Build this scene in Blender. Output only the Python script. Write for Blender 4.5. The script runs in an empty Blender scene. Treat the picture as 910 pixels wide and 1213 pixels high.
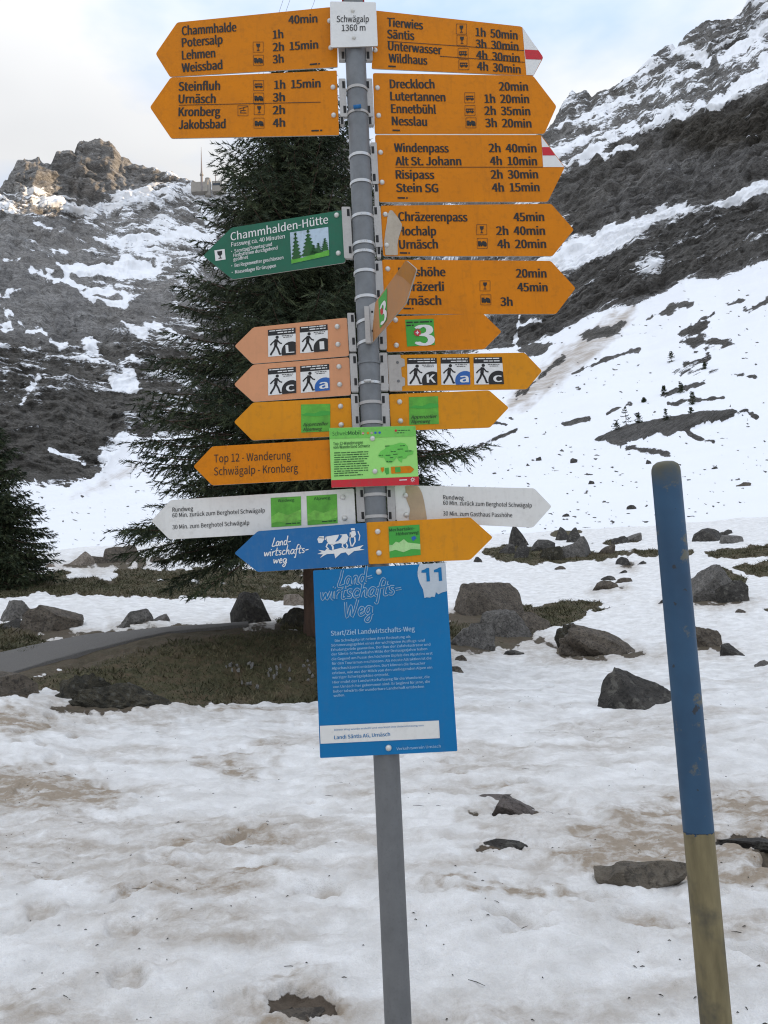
import bpy, bmesh, math, random
import numpy as np
from mathutils import Matrix, Vector
R = math.radians
SC = bpy.context.scene
COL = SC.collection

# ------------------------------------------------------------------ camera, sky, sun, exposure
EYE = np.array([0.0, 0.0, 1.6]); FPX = 981.0; PITCH = 7.5; ROLL = -2.6
cd = bpy.data.cameras.new('camera'); cam = bpy.data.objects.new('camera', cd); COL.objects.link(cam)
cd.sensor_fit = 'VERTICAL'; cd.sensor_height = 36.0; cd.lens = FPX / 1213.0 * 36.0
cd.clip_start = 0.05; cd.clip_end = 20000
CM = Matrix.Translation(Vector(EYE)) @ Matrix.Rotation(R(90 + PITCH), 4, 'X') @ Matrix.Rotation(R(ROLL), 4, 'Z')
cam.matrix_world = CM
SC.camera = cam
CR = np.array(CM.to_3x3())

SUN_AZ = 86.0; SUN_EL = 12.0      # low afternoon sun behind the ridge on the right
w = bpy.data.worlds.new('World'); SC.world = w; w.use_nodes = True
nt = w.node_tree; nt.nodes.clear()
def wn(t, **k):
    n = nt.nodes.new(t)
    for a, b in k.items(): setattr(n, a, b)
    return n
wo = wn('ShaderNodeOutputWorld'); bg = wn('ShaderNodeBackground'); bg.inputs[1].default_value = 0.1
sky = wn('ShaderNodeTexSky', sky_type='NISHITA', sun_disc=False, sun_elevation=R(SUN_EL), sun_rotation=R(SUN_AZ), altitude=1300, dust_density=0.6)
tc = wn('ShaderNodeTexCoord'); mp = wn('ShaderNodeMapping'); mp.inputs['Scale'].default_value = (1, 1, 2.2)
mp.inputs['Location'].default_value = (0.35, 0.1, 0.2)
n1 = wn('ShaderNodeTexNoise'); n1.inputs['Scale'].default_value = 2.1; n1.inputs['Detail'].default_value = 6; n1.inputs['Roughness'].default_value = 0.52
r1 = wn('ShaderNodeValToRGB'); r1.color_ramp.elements[0].position = 0.36; r1.color_ramp.elements[1].position = 0.56
n2 = wn('ShaderNodeTexNoise'); n2.inputs['Scale'].default_value = 1.3; n2.inputs['Detail'].default_value = 4
r2 = wn('ShaderNodeValToRGB')
r2.color_ramp.elements[0].position = 0.35; r2.color_ramp.elements[0].color = (6.9, 7.05, 7.3, 1)
r2.color_ramp.elements[1].position = 0.62; r2.color_ramp.elements[1].color = (9.0, 9.0, 8.95, 1)
mul = wn('ShaderNodeMix', data_type='RGBA', blend_type='MULTIPLY'); mul.inputs[0].default_value = 1.0
mul.inputs[7].default_value = (1.0, 1.0, 1.0, 1)
add = wn('ShaderNodeMix', data_type='RGBA', blend_type='ADD'); add.inputs[0].default_value = 1.0
add.inputs[7].default_value = (3.5, 4.6, 6.7, 1)     # thin high cloud veiling the blue gaps
mx = wn('ShaderNodeMix', data_type='RGBA')
L = nt.links.new
L(tc.outputs['Generated'], mp.inputs[0]); L(mp.outputs[0], n1.inputs[0]); L(mp.outputs[0], n2.inputs[0])
L(n1.outputs[0], r1.inputs[0]); L(n2.outputs[0], r2.inputs[0])
L(sky.outputs[0], mul.inputs[6]); L(mul.outputs[2], add.inputs[6])
L(r1.outputs[0], mx.inputs[0]); L(add.outputs[2], mx.inputs[6]); L(r2.outputs[0], mx.inputs[7])
sx_ = wn('ShaderNodeSeparateXYZ'); L(tc.outputs['Generated'], sx_.inputs[0])
mr = wn('ShaderNodeMapRange'); mr.inputs['From Min'].default_value = .5; mr.inputs['From Max'].default_value = 1.0; mr.inputs['To Min'].default_value = .86; mr.inputs['To Max'].default_value = 1.75
L(sx_.outputs[2], mr.inputs['Value'])                      # overcast sky: brightest overhead
vm = wn('ShaderNodeVectorMath', operation='SCALE'); L(mx.outputs[2], vm.inputs[0]); L(mr.outputs[0], vm.inputs['Scale'])
L(vm.outputs[0], bg.inputs[0]); L(bg.outputs[0], wo.inputs[0])

sl = bpy.data.lights.new('sun', 'SUN'); sl.energy = 4.0; sl.angle = R(0.5); sl.color = (1.0, 0.75, 0.48)
so = bpy.data.objects.new('sun', sl); COL.objects.link(so)
sd_ = Vector((math.sin(R(SUN_AZ)) * math.cos(R(SUN_EL)), math.cos(R(SUN_AZ)) * math.cos(R(SUN_EL)), math.sin(R(SUN_EL))))
so.rotation_euler = sd_.to_track_quat('Z', 'Y').to_euler(); so.location = (60, 20, 60)
SC.view_settings.view_transform = 'Standard'; SC.view_settings.look = 'None'
SC.view_settings.exposure = 0.34; SC.view_settings.gamma = 1.0; SC.view_settings.use_curve_mapping = False
SC.render.engine = 'CYCLES'
SC.cycles.max_bounces = 5; SC.cycles.diffuse_bounces = 3; SC.cycles.glossy_bounces = 2
SC.cycles.filter_width = 1.15                       # keep the fine grain of snow and rock
SC.cycles.use_denoising = True
try: SC.cycles.denoiser = 'OPENIMAGEDENOISE'; SC.cycles.denoising_input_passes = 'RGB_ALBEDO_NORMAL'; SC.cycles.denoising_prefilter = 'NONE'
except Exception: pass

# ------------------------------------------------------------------ helpers
rng = np.random.default_rng(7); random.seed(7)

def ray(px, py):
    px = np.asarray(px, float); py = np.asarray(py, float)
    d = np.stack([(px - 455) / FPX, -(py - 606.5) / FPX, -np.ones_like(px + py)], -1)
    return d @ CR.T
def azel(px, py):
    d = ray(px, py)
    return np.degrees(np.arctan2(d[..., 0], d[..., 1])), d[..., 2] / np.hypot(d[..., 0], d[..., 1])
def at_y(px, py, Y):
    d = ray(px, py); return EYE + d * (Y / d[..., 1])[..., None]
def to_px(P):
    q = (np.asarray(P) - EYE) @ CR
    return 455 + FPX * q[..., 0] / -q[..., 2], 606.5 - FPX * q[..., 1] / -q[..., 2]

def tag(o, label=None, cat=None, group=None, kind=None):
    if label: o['label'] = label
    if cat: o['category'] = cat
    if group: o['group'] = group
    if kind: o['kind'] = kind
    return o
def empty(name, loc, label, cat, group=None):
    o = bpy.data.objects.new(name, None); COL.objects.link(o); o.location = loc; o.empty_display_size = 0.05
    return tag(o, label, cat, group)
def link(name, me, mat, parent=None, loc=None):
    o = bpy.data.objects.new(name, me); COL.objects.link(o)
    if mat is not None and len(me.materials) == 0:
        for m in (mat if isinstance(mat, (list, tuple)) else [mat]): me.materials.append(m)
    if loc is not None: o.location = loc
    if parent is not None:
        o.parent = parent
        if parent.type == 'EMPTY' and loc is None: o.location = -Vector(parent.location)
        elif loc is None: o.location = (0, 0, 0)
    return o
def np_mesh(name, V, F, smooth=False, attr=None):
    """V (n,3), F (m,k) all the same k"""
    me = bpy.data.meshes.new(name); V = np.asarray(V, np.float32); F = np.asarray(F, np.int32); k = F.shape[1]
    me.vertices.add(len(V)); me.vertices.foreach_set('co', V.ravel())
    me.loops.add(F.size); me.loops.foreach_set('vertex_index', F.ravel())
    me.polygons.add(len(F)); me.polygons.foreach_set('loop_start', np.arange(0, F.size, k, dtype=np.int32))
    try: me.polygons.foreach_set('loop_total', np.full(len(F), k, np.int32))
    except Exception: pass
    if smooth: me.polygons.foreach_set('use_smooth', np.ones(len(F), bool))
    if attr:
        for nm, a in attr.items():
            if a.ndim == 2:
                t = me.attributes.new(nm, 'FLOAT_COLOR', 'POINT'); t.data.foreach_set('color', a.astype(np.float32).ravel())
            else:
                t = me.attributes.new(nm, 'FLOAT', 'POINT'); t.data.foreach_set('value', a.astype(np.float32).ravel())
    me.update(calc_edges=True)
    return me
def grid_faces(nr, nc, wrap=False):
    i = np.arange(nr - 1)[:, None]; j = np.arange(nc if wrap else nc - 1)[None, :]; j2 = (j + 1) % nc
    return np.stack([i * nc + j, i * nc + j2, (i + 1) * nc + j2, (i + 1) * nc + j], -1).reshape(-1, 4)

class MB:
    """collects polygons, builds ONE mesh object"""
    def __init__(s): s.v = []; s.f = []; s.m = []; s.sm = []
    def add(s, v, f, mi=0, sm=False):
        b = len(s.v); s.v += [tuple(map(float, p)) for p in v]
        for q in f: s.f.append(tuple(int(i) + b for i in q)); s.m.append(mi); s.sm.append(sm)
        return s
    def box(s, c, h, M=None, mi=0):
        v = [np.array([x, y, z]) * h for x in (-1, 1) for y in (-1, 1) for z in (-1, 1)]
        if M is not None: v = [M @ p for p in v]
        v = [p + np.asarray(c) for p in v]
        return s.add(v, [(0, 1, 3, 2), (4, 6, 7, 5), (0, 4, 5, 1), (2, 3, 7, 6), (0, 2, 6, 4), (1, 5, 7, 3)], mi)
    def lathe(s, prof, c, ax=(0, 0, 1), n=20, mi=0, sm=True, cap=True):
        """prof: list of (radius, height) along ax"""
        ax = np.asarray(ax, float); ax /= np.linalg.norm(ax)
        e = np.array([1, 0, 0]) if abs(ax[0]) < 0.9 else np.array([0, 1, 0])
        e1 = np.cross(ax, e); e1 /= np.linalg.norm(e1); e2 = np.cross(ax, e1); v = []; f = []
        for (r, h) in prof:
            for k in range(n):
                a = 2 * math.pi * k / n; v.append(np.asarray(c) + ax * h + (e1 * math.cos(a) + e2 * math.sin(a)) * r)
        for i in range(len(prof) - 1):
            for k in range(n):
                k2 = (k + 1) % n; f.append((i * n + k, i * n + k2, (i + 1) * n + k2, (i + 1) * n + k))
        s.add(v, f, mi, sm)
        if cap: s.add(v[:n], [tuple(range(n))[::-1]], mi); s.add(v[-n:], [tuple(range(n))], mi)
        return s
    def tube(s, pts, rad, n=8, mi=0):
        pts = [np.asarray(p, float) for p in pts]; v = []; f = []
        rad = rad if hasattr(rad, '__len__') else [rad] * len(pts)
        for i, p in enumerate(pts):
            t = pts[min(i + 1, len(pts) - 1)] - pts[max(i - 1, 0)]; t = t / (np.linalg.norm(t) + 1e-9)
            e = np.array([0, 0, 1.0]) if abs(t[2]) < 0.9 else np.array([1.0, 0, 0])
            a = np.cross(t, e); a /= np.linalg.norm(a); b = np.cross(t, a)
            for k in range(n):
                q = 2 * math.pi * k / n; v.append(p + (a * math.cos(q) + b * math.sin(q)) * rad[i])
        for i in range(len(pts) - 1):
            for k in range(n):
                k2 = (k + 1) % n; f.append((i * n + k, i * n + k2, (i + 1) * n + k2, (i + 1) * n + k))
        f.append(tuple(range(n))[::-1]); f.append(tuple((len(pts) - 1) * n + k for k in range(n)))
        return s.add(v, f, mi, True)
    def build(s, name, mat, parent=None, loc=None):
        me = bpy.data.meshes.new(name)
        off = np.zeros(3) if loc is None else np.asarray(loc)
        me.from_pydata([tuple(np.asarray(p) - off) for p in s.v], [], s.f)
        for i, p in enumerate(me.polygons): p.material_index = s.m[i]; p.use_smooth = s.sm[i]
        me.update()
        return link(name, me, mat, parent, loc)

# ------------------------------------------------------------------ noise
def _h(ix, iy, seed):
    h = (ix.astype(np.int64) * 374761393 + iy.astype(np.int64) * 668265263 + seed * 974634777) & 0xffffffff
    h = ((h ^ (h >> 13)) * 1274126177) & 0xffffffff
    return (h ^ (h >> 16)) & 0xffff
_G = np.stack([np.cos(np.arange(256) * 2 * np.pi / 256), np.sin(np.arange(256) * 2 * np.pi / 256)], -1)
def perlin(x, y, seed=0):
    x = np.asarray(x, float); y = np.asarray(y, float)
    ix = np.floor(x).astype(np.int64); iy = np.floor(y).astype(np.int64); fx = x - ix; fy = y - iy
    u = fx * fx * fx * (fx * (fx * 6 - 15) + 10); v = fy * fy * fy * (fy * (fy * 6 - 15) + 10)
    def g(dx, dy):
        q = _G[_h(ix + dx, iy + dy, seed) & 255]; return q[..., 0] * (fx - dx) + q[..., 1] * (fy - dy)
    a = g(0, 0); b = g(1, 0); c = g(0, 1); d = g(1, 1)
    return ((a + (b - a) * u) * (1 - v) + (c + (d - c) * u) * v) * 1.5
def fbm(x, y, oct=4, seed=0, gain=0.5):
    s = 0; a = 1; n = 0
    for o in range(oct):
        s = s + a * perlin(x * 2 ** o + 17.3 * o, y * 2 ** o - 9.1 * o, seed + o); n += a; a *= gain
    return s / n * 1.4
def ridged(x, y, oct=4, seed=0):
    s = 0; a = 1; n = 0
    for o in range(oct):
        s = s + a * (1 - 2 * np.abs(perlin(x * 2 ** o + 5.7 * o, y * 2 ** o, seed + o))); n += a; a *= 0.5
    return s / n
def worley(x, y, seed=0):
    """distance to the nearest and second nearest scattered point, and that point's own random value"""
    ix = np.floor(x).astype(np.int64); iy = np.floor(y).astype(np.int64); f1 = np.full(x.shape, 9.); f2 = f1.copy(); idv = np.zeros(x.shape)
    for dx in (-1, 0, 1):
        for dy in (-1, 0, 1):
            h = _h(ix + dx, iy + dy, seed); h2 = _h(ix + dx, iy + dy, seed + 31)
            d = np.hypot(ix + dx + h / 65535. - x, iy + dy + h2 / 65535. - y); m_ = d < f1
            f2 = np.where(m_, f1, np.minimum(f2, d)); idv = np.where(m_, (h ^ (h2 >> 3)) % 1009 / 1009., idv); f1 = np.where(m_, d, f1)
    return f1, f2, idv
def sstep(a, b, x):
    t = np.clip((x - a) / (b - a), 0, 1); return t * t * (3 - 2 * t)

# ------------------------------------------------------------------ materials
def new_mat(name):
    m = bpy.data.materials.new(name); m.use_nodes = True; t = m.node_tree
    return m, t, t.nodes['Principled BSDF']
def nd(t, ty, **k):
    n = t.nodes.new(ty)
    for a, b in k.items():
        if a.startswith('i_'):
            key = a[2:]; key = int(key) if key.isdigit() else key.replace('_', ' ')
            n.inputs[key].default_value = b
        else: setattr(n, a, b)
    return n
def noise(t, scale, detail=5, rough=0.55, vec=None, dist=0.0):
    n = nd(t, 'ShaderNodeTexNoise', i_Scale=scale, i_Detail=detail, i_Roughness=rough, i_Distortion=dist)
    if vec is not None: t.links.new(vec, n.inputs[0])
    return n.outputs[0]
def ramp(t, fac, stops, interp='LINEAR'):
    n = nd(t, 'ShaderNodeValToRGB'); cr = n.color_ramp; cr.interpolation = interp
    while len(cr.elements) < len(stops): cr.elements.new(0.5)
    for e, (p, c) in zip(cr.elements, stops):
        e.position = p; e.color = (c, c, c, 1) if not hasattr(c, '__len__') else (*c[:3], 1)
    t.links.new(fac, n.inputs[0]); return n.outputs[0]
def mixc(t, fac, a, b, blend='MIX'):
    n = nd(t, 'ShaderNodeMix', data_type='RGBA', blend_type=blend)
    for i, x in ((0, fac), (6, a), (7, b)):
        if hasattr(x, 'is_output'): t.links.new(x, n.inputs[i])
        elif i == 0: n.inputs[i].default_value = x
        else: n.inputs[i].default_value = (*x[:3], 1)
    return n.outputs[2]
def math_(t, op, a, b=None, clamp=False):
    n = nd(t, 'ShaderNodeMath', operation=op, use_clamp=clamp)
    for i, x in ((0, a), (1, b)):
        if x is None: continue
        if hasattr(x, 'is_output'): t.links.new(x, n.inputs[i])
        else: n.inputs[i].default_value = x
    return n.outputs[0]
def bump(t, h, strength, dist, bsdf, normal=None):
    b = nd(t, 'ShaderNodeBump', i_Strength=strength, i_Distance=dist); t.links.new(h, b.inputs['Height'])
    if normal is not None: t.links.new(normal, b.inputs['Normal'])
    if bsdf is not None: t.links.new(b.outputs[0], bsdf.inputs['Normal'])
    return b.outputs[0]
def objco(t, scale=None):
    c = nd(t, 'ShaderNodeTexCoord').outputs['Object']
    if scale is None: return c
    m = nd(t, 'ShaderNodeMapping'); m.inputs['Scale'].default_value = scale; t.links.new(c, m.inputs[0]); return m.outputs[0]

def paint_mat(name, col, rough=0.45, var=0.12, dirt=(0.10, 0.08, 0.06), dirt_amt=0.25, scale=9.0, bumps=0.02, metal=0.0, spec=0.35):
    m, t, b = new_mat(name); v = objco(t)
    n = noise(t, scale, 6, 0.6, v); n2 = noise(t, scale * 7, 4, 0.6, v)
    c = mixc(t, ramp(t, n, [(0.3, 0.0), (0.7, 1.0)]), [x * (1 - var) for x in col], [min(1, x * (1 + var)) for x in col])
    g = math_(t, 'MULTIPLY', ramp(t, n2, [(0.52, 0.0), (0.75, 1.0)]), dirt_amt)
    c = mixc(t, g, c, dirt); ns = noise(t, 5.0, 6, .7, objco(t, (9, 9, 1.2))); c = mixc(t, math_(t, 'MULTIPLY', ramp(t, ns, [(.52, 0.), (.72, 1.)]), dirt_amt * .8), c, dirt); t.links.new(c, b.inputs['Base Color'])
    t.links.new(ramp(t, n, [(0.3, rough - 0.08), (0.7, rough + 0.1)]), b.inputs['Roughness'])
    b.inputs['Metallic'].default_value = metal; b.inputs['Specular IOR Level'].default_value = spec
    if bumps: bump(t, n2, bumps, 0.01, b)
    return m
# ------------------------------------------------------------------ terrain: survey lines (bearing, slope, distance) from near to far
def hz(az, z, r): return ('w', az, z, r)
BACK = lambda z, r: [hz(-180, z, r), hz(-110, z, r), hz(110, z, r), hz(180, z, r)]
LAY = [
 [hz(-180, 0, .8), hz(180, 0, .8)],
 [hz(-180, 0, 3.1), hz(180, 0, 3.1)],
 [hz(-180, .04, 8), hz(-25, .1, 8), hz(0, .04, 8), hz(25, .03, 8), hz(180, .04, 8)],
 BACK(.2, 15) + [(-300, 842, 15), (20, 808, 15), (130, 820, 14.7), (230, 830, 14.5), (375, 826, 15), (500, 812, 15), (700, 812, 15.5), (910, 800, 15.5), (1300, 780, 15.5)],
 BACK(.6, 19) + [(-300, 838, 16.0), (0, 804, 16.2), (100, 776, 17.3), (200, 751, 18.5), (300, 742, 19), (375, 738, 19.5), (450, 746, 19.5), (500, 775, 20), (600, 788, 20), (700, 783, 20), (910, 770, 20), (1300, 750, 20)],
 BACK(1, 23) + [(-300, 800, 20), (0, 771, 20.5), (100, 751, 21.5), (200, 743, 22), (300, 737, 22.5), (375, 732, 23), (450, 735, 23), (500, 750, 24), (600, 762, 25), (700, 757, 25), (910, 743, 25), (1300, 720, 25)],
 BACK(2, 33) + [(-300, 715, 32), (0, 704, 32), (100, 702, 32), (200, 705, 32), (330, 706, 32), (400, 706, 33), (500, 710, 34), (600, 712, 34), (700, 708, 34), (910, 693, 34), (1300, 670, 34)],
 BACK(3, 46) + [(-300, 690, 42), (0, 679, 42), (100, 674, 42), (170, 671, 42), (330, 672, 42), (450, 670, 45), (600, 662, 48), (700, 656, 48), (910, 640, 48), (1300, 615, 48)],
 BACK(5, 62) + [(-300, 672, 60), (0, 662, 60), (100, 648, 60), (200, 642, 60), (400, 640, 60), (600, 632, 62), (910, 612, 62), (1300, 590, 62)],
 BACK(25, 180) + [(-300, 625, 180), (0, 612, 180), (100, 597, 190), (200, 590, 190), (400, 575, 170), (600, 540, 150), (700, 525, 150), (800, 510, 155), (910, 495, 155), (1300, 470, 150)],
 BACK(60, 380) + [(-300, 590, 380), (0, 567, 400), (26, 568, 395), (83, 579, 375), (120, 560, 400), (155, 515, 440), (200, 520, 440), (400, 470, 450), (500, 430, 430), (577, 414, 400), (640, 405, 380), (700, 372, 380), (763, 358, 380), (811, 331, 380), (852, 330, 370), (910, 306, 360), (1300, 200, 330)],
 BACK(75, 470) + [(-300, 420, 560), (0, 400, 560), (60, 408, 560), (110, 415, 570), (160, 385, 600), (200, 385, 600), (300, 370, 560), (400, 340, 530), (500, 335, 490), (600, 335, 440), (668, 308, 425), (743, 268, 425), (791, 250, 425), (852, 242, 425), (910, 214, 425), (1300, 90, 390)],
 BACK(90, 600) + [(-300, 310, 900), (0, 300, 900), (60, 308, 900), (110, 312, 900), (180, 325, 880), (267, 300, 850), (400, 255, 700), (500, 250, 620), (600, 235, 560), (644, 212, 520), (688, 198, 500), (736, 164, 490), (791, 140, 490), (838, 131, 490), (910, 102, 480), (1300, -60, 450)],
 BACK(100, 700) + [(-300, 280, 1150), (0, 258, 1150), (30, 248, 1160), (60, 256, 1170), (85, 262, 1190), (130, 250, 1180), (200, 248, 1150), (267, 243, 1120), (400, 205, 950), (600, 195, 700), (644, 175, 650), (660, 150, 640), (720, 135, 640), (790, 95, 640), (840, 70, 650), (910, 45, 650), (1300, -200, 620)],
 BACK(105, 760) + [(-300, 240, 1250), (-60, 235, 1250), (-10, 226, 1250), (0, 222, 1250), (6, 217, 1250), (18, 198.5, 1250), (29, 189, 1250), (34, 190, 1250), (38.5, 190, 1250), (45.5, 187, 1250), (50, 192, 1250), (61, 193, 1250), (67.7, 183, 1250), (78, 181, 1250), (87.7, 183, 1250), (92.3, 172, 1250), (101, 166.5, 1250), (110, 166.5, 1250), (118, 167.7, 1250), (127, 169, 1250), (135, 174, 1250), (143, 186, 1250), (154, 191, 1250), (175, 197, 1230), (197, 203, 1220), (212, 210.5, 1210), (228, 214, 1200), (246, 217, 1190), (267, 220, 1180), (300, 205, 1100), (350, 180, 1000), (400, 163, 950), (450, 175, 900), (560, 185, 760), (620, 165, 730), (644, 153, 720), (664.7, 126, 720), (678, 111, 720), (690, 110, 720), (702, 112, 720), (719, 107, 720), (735, 100, 720), (750, 92, 720), (763, 80, 720), (777, 61, 720), (783, 56, 720), (789, 55, 720), (801, 56, 725), (818, 39, 725), (825, 29, 725), (838, 24, 725), (859, 21, 725), (868, 18, 725), (876, 15, 725), (889, 2, 725), (910, -12, 725), (1000, -70, 720), (1300, -260, 700)],
 BACK(90, 1000) + [hz(-60, 500, 1700), hz(-24, 560, 1600), hz(-14, 560, 1560), hz(-4, 480, 1400), hz(6, 500, 1400), hz(12, 640, 1400), hz(20, 800, 1400), hz(45, 830, 1400), hz(75, 700, 1300)],  # unseen high plateau at right, shaped to keep sun off the lower left massif
]
AZC = np.concatenate([np.arange(-180, -32, 2.0), np.arange(-32, 32, 0.066), np.arange(32, 180, 2.0)])
NA = len(AZC)
LR = []; LZ = []
for li, lay in enumerate(LAY):
    a = []
    for c in lay:
        if c[0] == 'w': a.append((c[1], c[3], c[2]))
        else:
            az, te = azel(c[0], c[1]); a.append((float(az), c[2], 1.6 + c[2] * float(te)))
    a.sort(); a = np.array(a)
    r = np.interp(AZC, a[:, 0], a[:, 1]); z = np.interp(AZC, a[:, 0], a[:, 2])
    if li not in (14,):                                # soften corners along the bearing
        k = 9 if li < 9 else 5
        ker = np.hanning(k + 2)[1:-1]; ker /= ker.sum()
        p = k // 2
        r = np.convolve(np.pad(r, p, mode='edge'), ker, 'valid'); z = np.convolve(np.pad(z, p, mode='edge'), ker, 'valid')
    LR.append(r); LZ.append(z)
LR = np.array(LR); LZ = np.array(LZ)
def tang(v, idx):
    """limited tangents across the survey lines: smooth on the flat, straight on cliffs"""
    d = np.diff(v, axis=0); m = np.zeros_like(v)
    a = d[:-1]; b = d[1:]
    m[1:-1] = np.where(a * b > 0, 2 * a * b / np.where(np.abs(a + b) < 1e-9, 1, a + b), 0)
    m[0] = d[0]; m[-1] = d[-1]; return m
MR = tang(LR, 0); MZ = tang(LZ, 0)
def surf_cols(t, cols=slice(None)):
    """r, z of every bearing column at layer parameter t"""
    k = min(int(t), len(LAY) - 2); u = t - k
    out = []
    for V, M in ((LR, MR), (LZ, MZ)):
        a, b, ma, mb = V[k][cols], V[k + 1][cols], M[k][cols], M[k + 1][cols]
        h = (2 * u**3 - 3 * u**2 + 1) * a + (u**3 - 2 * u**2 + u) * ma + (-2 * u**3 + 3 * u**2) * b + (u**3 - u**2) * mb
        lin = a + (b - a) * u
        out.append(h if k < 9 else 0.35 * h + 0.65 * lin)
    return out
def rows_for(k):
    sel = (AZC > -27) & (AZC < 28)
    def p(i):
        a = np.radians(AZC[sel]); return to_px(np.stack([LR[i][sel] * np.sin(a), LR[i][sel] * np.cos(a), LZ[i][sel]], -1))[1]
    if k == 0: return 14
    if k == 14: return 12
    return int(np.clip(np.max(np.abs(p(k) - p(k + 1))) / 1.15, 8, 330))
def sheet(k0, k1):
    ts = []
    for k in range(k0, k1):
        n = rows_for(k)
        ts += list(k + np.linspace(0, 1, n, endpoint=False) ** (1.0 if k > 2 else 1.25))
    ts.append(float(k1))
    rr = []; zz = []
    for t in ts:
        r, z = surf_cols(min(t, len(LAY) - 1 - 1e-9)); rr.append(r); zz.append(z)
    return np.array(ts), np.array(rr), np.array(zz)

def sdist(poly, px, py, closed=True):
    P = np.asarray(poly, float); n = len(P); d = np.full(px.shape, 1e9); inside = np.zeros(px.shape, bool)
    for i in range(n if closed else n - 1):
        a = P[i]; b = P[(i + 1) % n]; ab = b - a; L2 = ab @ ab + 1e-9
        t = np.clip(((px - a[0]) * ab[0] + (py - a[1]) * ab[1]) / L2, 0, 1)
        d = np.minimum(d, np.hypot(px - a[0] - t * ab[0], py - a[1] - t * ab[1]))
        if closed:
            c = ((a[1] > py) != (b[1] > py)) & (px < (b[0] - a[0]) * (py - a[1]) / (b[1] - a[1] + 1e-12) + a[0]); inside ^= c
    return np.where(inside, d, -d) if closed else d
def lay_on(mask, poly, val, f, px, py, nz, thick=None, amp=1.0):
    P = np.asarray(poly, float); pad = f * 3 + (thick or 0) + 4
    s = (px > P[:, 0].min() - pad) & (px < P[:, 0].max() + pad) & (py > P[:, 1].min() - pad) & (py < P[:, 1].max() + pad)
    if not s.any(): return
    x = px[s]; y = py[s]
    d = sdist(P, x, y) if thick is None else thick / 2 - sdist(P, x, y, False)
    a = sstep(-f, f, d + nz[s] * f * amp)
    mask[s] = mask[s] * (1 - a) + val * a

AZG = np.radians(AZC)[None, :]
# ---- near ground, 0.8 m to 62 m
ts, rr, zz = sheet(0, 8)
X = rr * np.sin(AZG); Y = rr * np.cos(AZG)
PX, PY = to_px(np.stack([X, Y, zz], -1)); front = (Y > 0.5)
PX = np.where(front, PX, -9999); PY = np.where(front, PY, -9999)
fade = sstep(70, 30, rr) * 0.6 + 0.4
nzp = fbm(PX * .05, PY * .09, 4, 11); nzw = fbm(X * 1.7, Y * 1.7, 4, 21)
snow = np.full(X.shape, 1.0); grass = np.zeros(X.shape); dirt = np.zeros(X.shape)
def both(poly, f=5, g=1.0, val=0.0, thick=None):
    lay_on(snow, poly, val, f, PX, PY, nzp, thick, 1.3); lay_on(grass, poly, g, f + 3, PX, PY, nzp, thick)
def gdirt(poly, val, f=12): lay_on(dirt, poly, val, f, PX, PY, nzp, None, 1.2)
BANK = [(-420, 848), (20, 807), (60, 794), (130, 773), (200, 753), (290, 744), (378, 740), (400, 760), (392, 826), (378, 829), (300, 831), (230, 834), (200, 830), (130, 817), (70, 813), (20, 812), (-400, 870)]
both(BANK, 4)
both([(-420, 812), (0, 768), (100, 749), (200, 740), (262, 737), (300, 746), (200, 760), (100, 784), (0, 812), (-420, 856)], 3, 0.45)        # bare under the path
both([(-420, 780), (0, 742), (40, 745), (60, 752), (30, 768), (0, 775), (-420, 810)], 4)
both([(-420, 705), (0, 681), (50, 682), (100, 684), (170, 685), (250, 690), (330, 690), (372, 700), (372, 712), (330, 712), (235, 705), (190, 706), (120, 703), (60, 702), (45, 697), (35, 706), (-420, 735)], 3)
both([(130, 676), (150, 671), (200, 674), (330, 672), (370, 680), (365, 690), (300, 693), (200, 688), (140, 682)], 4)
both([(85, 667), (90, 664), (170, 662), (170, 666), (130, 667)], 3); both([(45, 681), (75, 676), (95, 678), (60, 682)], 2)
both([(325, 735), (345, 728), (372, 726), (380, 742), (330, 744)], 4)
both([(525, 735), (620, 716), (690, 709), (716, 712), (700, 722), (690, 733), (650, 745), (600, 768), (540, 772)], 5)
both([(565, 655), (605, 644), (650, 648), (700, 652), (760, 650), (820, 652), (860, 650), (930, 640), (930, 652), (905, 660), (870, 662), (830, 655), (760, 659), (735, 657), (690, 664), (640, 667), (600, 666)], 3.5)
both([(868, 672), (880, 667), (930, 664), (930, 686), (895, 681)], 3.5); both([(838, 681), (855, 673), (880, 680), (882, 688), (850, 686)], 3)
both([(838, 697), (860, 680), (885, 684), (880, 690)], 2.5)
both([(700, 643), (745, 636), (760, 640), (725, 645)], 2, .8); both([(640, 633), (680, 625), (690, 629), (660, 637)], 2)
both([(905, 722), (930, 720), (930, 728)], 2); both([(630, 724), (700, 724), (740, 716), (690, 730)], 3, .9)
both([(630, 780), (660, 770), (700, 772), (720, 778), (660, 783)], 3, .4, .75)
both([(850, 990), (880, 985), (930, 990), (930, 1012), (905, 1005), (870, 999)], 5, 0.3); both([(893, 1005), (930, 1004), (930, 1030), (905, 1026)], 4, .3)
both([(357 + 36 * math.cos(q_) * (1 + .2 * math.sin(2 * q_ + 1)), 1188 + 17 * math.sin(q_) * (1 + .25 * math.cos(3 * q_))) for q_ in np.linspace(0, 6.28, 22)[:-1]], 7, 0.1, .18)
both([(-30, 802), (15, 802), (45, 812), (30, 822), (-30, 824)], 4, .15)
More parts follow.
